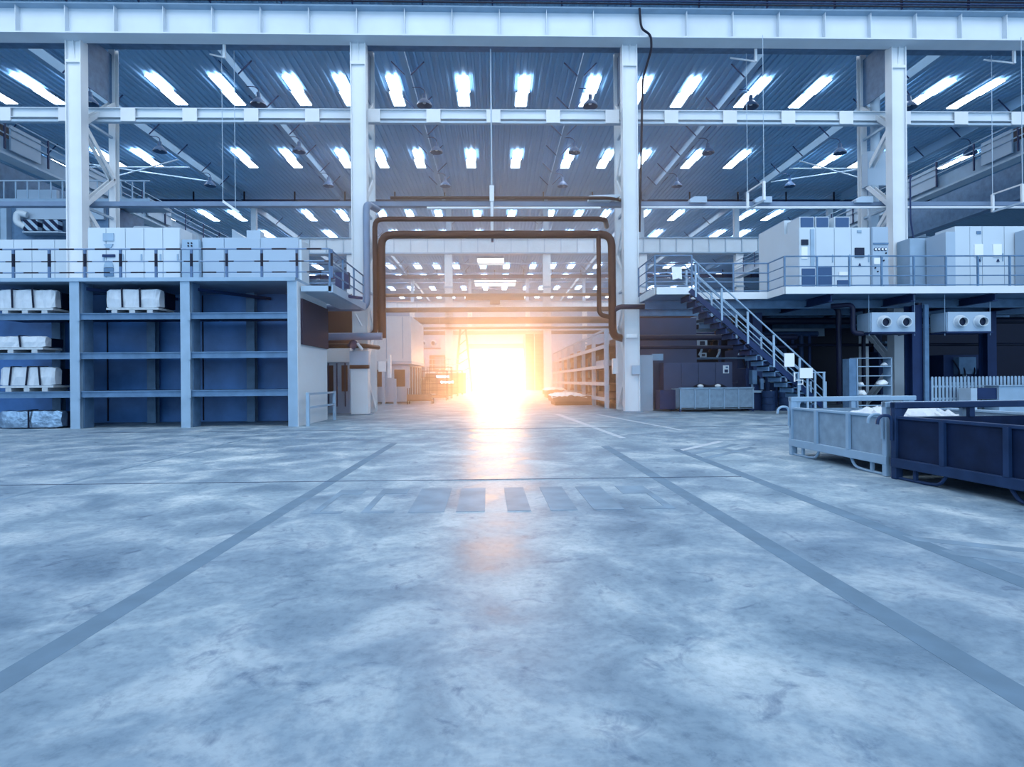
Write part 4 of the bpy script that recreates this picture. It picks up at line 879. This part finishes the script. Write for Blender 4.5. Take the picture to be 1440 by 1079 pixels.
for z in (3.3, 3.9): M().bar((-14, 66, z), (-3.4, 66, z), .07, .07).done('rail', 'steel', t)
for x, z, l in ((-5.9, 1.9, 'upper'), (-5.4, 1.3, 'lower')):
    tag(M().box(x - .7, x + .7, 64.6, 64.9, z - .12, z + .12).done('work_lamp', 'lamp_glow'), f'small bright work lamp left of the bright doorway, {l} of two', 'lamp')

# right side of the gateway view
t = thing('storage_rack', 'long multi level shelf rack running away right of the bright doorway', 'rack', (6.2, 40, 0), None, 'thing')
ys = [28.7 + 3.75 * k for k in range(8)]
for y in ys:
    M().box(5.42, 5.62, y - .1, y + .1, 0, 3.95).done('front_post', 'pale_steel', t); M().box(7.0, 7.15, y - .1, y + .1, 0, 3.95).done('rear_post', 'steel', t)
    M().box(5.62, 7.0, y - .04, y + .04, 3.8, 3.9).done('cross_tie', 'pale_steel', t)
for z in (.45, 1.22, 2.1, 3.1):
    M().box(5.4, 5.5, ys[0], ys[-1], z - .09, z + .09).done('shelf_beam', 'pale_steel', t); M().box(5.5, 7.1, ys[0], ys[-1], z - .03, z + .03).done('shelf', 'rust_panel', t)
M().box(5.46, 5.54, ys[0], ys[-1], 3.88, 3.98).done('top_rail', 'pale_steel', t)
M().box(7.2, 7.25, ys[0], ys[-1], 0, 3.9).done('back_sheet', 'rust_panel', t)
rn = random.Random(11); k = 0
for z, nm in ((.48, 'bottom'), (1.25, 'second'), (2.13, 'third'), (3.13, 'top')):
    for b in range(6):
        if rn.random() < .35: continue
        y = ys[b] + .7; ln = rn.uniform(1.2, 2.2); h = rn.uniform(.12, .35)
        m = M(); m.box(5.5, 6.8, y, y + ln, z, z + h)
        tag(m.done('bar_bundle', 'warm_stack' if rn.random() < .7 else 'pale_steel'), f'bundle of stock on the {nm} level of the long rack, {ORD[b]} bay from the camera', 'bundle', 'stock on the long rack')
def flat_stack(x0, x1, y0, y1, h, label, seed):
    t = thing('sheet_stack', label, 'stack', ((x0 + x1) / 2, (y0 + y1) / 2, 0))
    M().box(x0 + .15, x1 - .1, y0 + .1, y1 - .1, .0, h * .3).done('skid', 'rust_panel', t)
    M().box(x0, x1, y0, y1, h * .3, h * .72).done('sheets', 'warm_stack', t)
    m = M(); rn = random.Random(seed); n = 14
    vs = [(x0 - .03 + (x1 - x0 + .06) * .72 * i / n + rn.uniform(-.02, .02), y0 - .03 + (y1 - y0 + .06) * j / 6, h * .72 + .02 + (0.28 * h) * (math.sin(PI * i / n) ** .6) * rn.uniform(.5, 1) - (.12 if j == 0 else 0)) for j in range(7) for i in range(n + 1)]
    m.add(vs, [(j * (n + 1) + i, j * (n + 1) + i + 1, (j + 1) * (n + 1) + i + 1, (j + 1) * (n + 1) + i) for j in range(6) for i in range(n)])
    o = m.done('white_cover', 'sheet_white', t); o.modifiers.new('thickness', 'SOLIDIFY').thickness = .02
flat_stack(3.2, 5.9, 32.6, 35.2, .72, 'low sheet stack under white cover beside the long rack, nearer one', 1)
flat_stack(4.0, 6.4, 46.5, 49.5, .85, 'low sheet stack under white cover beside the long rack, farther one', 2)
t = thing('stacked_shelving', 'tall tightly stacked shelving right of the bright doorway', 'shelving', (5.4, 82, 0))
M().box(4.1, 6.8, 80, 84, 0, 7.8).done('body', 'warm_stack', t)
for k in range(13): M().box(4.05, 6.85, 79.9, 80, .3 + .58 * k, .4 + .58 * k).done('ledge', 'rust_panel', t)
for x in (4.1, 5.4, 6.75): M().box(x - .06, x + .06, 79.85, 79.95, 0, 7.8).done('upright', 'pale_steel', t)
machine(8.2, 10.6, 68, 72, 3.6, 'far machine behind the end of the long rack', 'warm_stack', 9)
t = thing('portal_frame', 'tall goods portal framing the bright doorway', 'portal', (.6, 119, 0))
for x in (-5.2, 6.3): M().box(x - .35, x + .35, 112, 112.8, 0, 8.5).done('post', 'pale_steel', t)
M().box(-5.5, 6.6, 112, 112.8, 7.6, 8.5).done('lintel', 'rust_panel', t)

# ------------------------------------------------------------------ light: daylight through roof and open end door, added flare volume
wd = bpy.data.worlds.new('world'); S.world = wd; wd.use_nodes = True
N = wd.node_tree.nodes; L = wd.node_tree.links; bg = N['Background']
# dusk sky: deep blue all round, bright warm glow low in the direction of the open end door
tc = N.new('ShaderNodeTexCoord'); dp = N.new('ShaderNodeVectorMath'); dp.operation = 'DOT_PRODUCT'; dp.inputs[1].default_value = (0, .9995, .03)
mr = N.new('ShaderNodeMapRange'); mr.interpolation_type = 'SMOOTHSTEP'; mr.inputs[1].default_value = .9; mr.inputs[2].default_value = .998
mx = N.new('ShaderNodeMix'); mx.data_type = 'RGBA'; mx.inputs[6].default_value = (.03, .12, .4, 1); mx.inputs[7].default_value = (16, 10.5, 7, 1)
L.new(tc.outputs['Generated'], dp.inputs[0]); L.new(dp.outputs['Value'], mr.inputs[0]); L.new(mr.outputs[0], mx.inputs[0]); 
# added frontal fill: pale sky patch behind the camera, entering through the unbuilt back
m2 = N.new('ShaderNodeMapRange'); m2.interpolation_type = 'SMOOTHSTEP'; m2.inputs[1].default_value = -.3; m2.inputs[2].default_value = -.95
x2 = N.new('ShaderNodeMix'); x2.data_type = 'RGBA'; x2.inputs[7].default_value = (1.35, 1.95, 2.6, 1)
L.new(dp.outputs['Value'], m2.inputs[0]); L.new(m2.outputs[0], x2.inputs[0]); L.new(mx.outputs[2], x2.inputs[6]); L.new(x2.outputs[2], bg.inputs['Color'])
def area(name, loc, sx, sy, power, col, rot=(0, 0, 0), spread=PI):
    l = bpy.data.lights.new(name, 'AREA'); l.shape = 'RECTANGLE'; l.size = sx; l.size_y = sy; l.energy = power; l.color = col; l.spread = spread
    o = bpy.data.objects.new(name, l); COL.objects.link(o); o.location = loc; o.rotation_euler = rot; return o
COOL = (.95, .98, 1)
for x in (-22, 0, 22): area('roof_daylight', (x, 8, 23.8), 16, 22, 3900, COOL)
for x in (-30, -10, 10, 30): area('roof_daylight', (x, 50, 23.8), 16, 30, 2000, COOL)
area('roof_daylight', (0, 95, 23.8), 60, 36, 16000, (1, .86, .78))
area('roof_daylight', (0, 142, 23.8), 40, 36, 14000, (1, .75, .55))
sun = bpy.data.lights.new('evening_sun', 'SUN'); sun.energy = 42; sun.angle = math.radians(6); sun.color = (1, .36, .14)
so = bpy.data.objects.new('evening_sun', sun); COL.objects.link(so); so.location = (0, 190, 10)
dirv = Vector((-.004, -1, -.054)); so.rotation_euler = dirv.to_track_quat('-Z', 'Y').to_euler()
def flare_haze(name, x0, x1, y0, y1, z0, z1, dens, col, g):
    m = bpy.data.materials.new(name); m.use_nodes = True; N = m.node_tree.nodes; N.remove(N['Principled BSDF'])
    v = N.new('ShaderNodeVolumeScatter'); v.inputs['Color'].default_value = (*col, 1); v.inputs['Density'].default_value = dens; v.inputs['Anisotropy'].default_value = g
    m.node_tree.links.new(v.outputs[0], N['Material Output'].inputs['Volume']); MAT[name] = m
    o = M().box(x0, x1, y0, y1, z0, z1).done(name, name); tag(o, 'added warm volume spreading the flare glow along the gateway aisle', 'flare_haze', None, 'stuff'); return o
FLARE_HAZE = True
if FLARE_HAZE: flare_haze('flare_haze', -7.0, 7.6, 16, 164.4, .02, 11, .0155, (1, .8, .68), .74)  # scattering volume added to reproduce the flare glow around the doorway

S.view_settings.view_transform = 'Standard'; S.view_settings.look = 'None'; S.view_settings.gamma = 1; S.view_settings.exposure = 0
S.view_settings.use_curve_mapping = False
S.cycles.use_denoising = True
S.cycles.max_bounces = 6; S.cycles.diffuse_bounces = 3; S.cycles.glossy_bounces = 3; S.cycles.volume_bounces = 0
S.cycles.use_light_tree = True
S.cycles.sample_clamp_indirect = 8
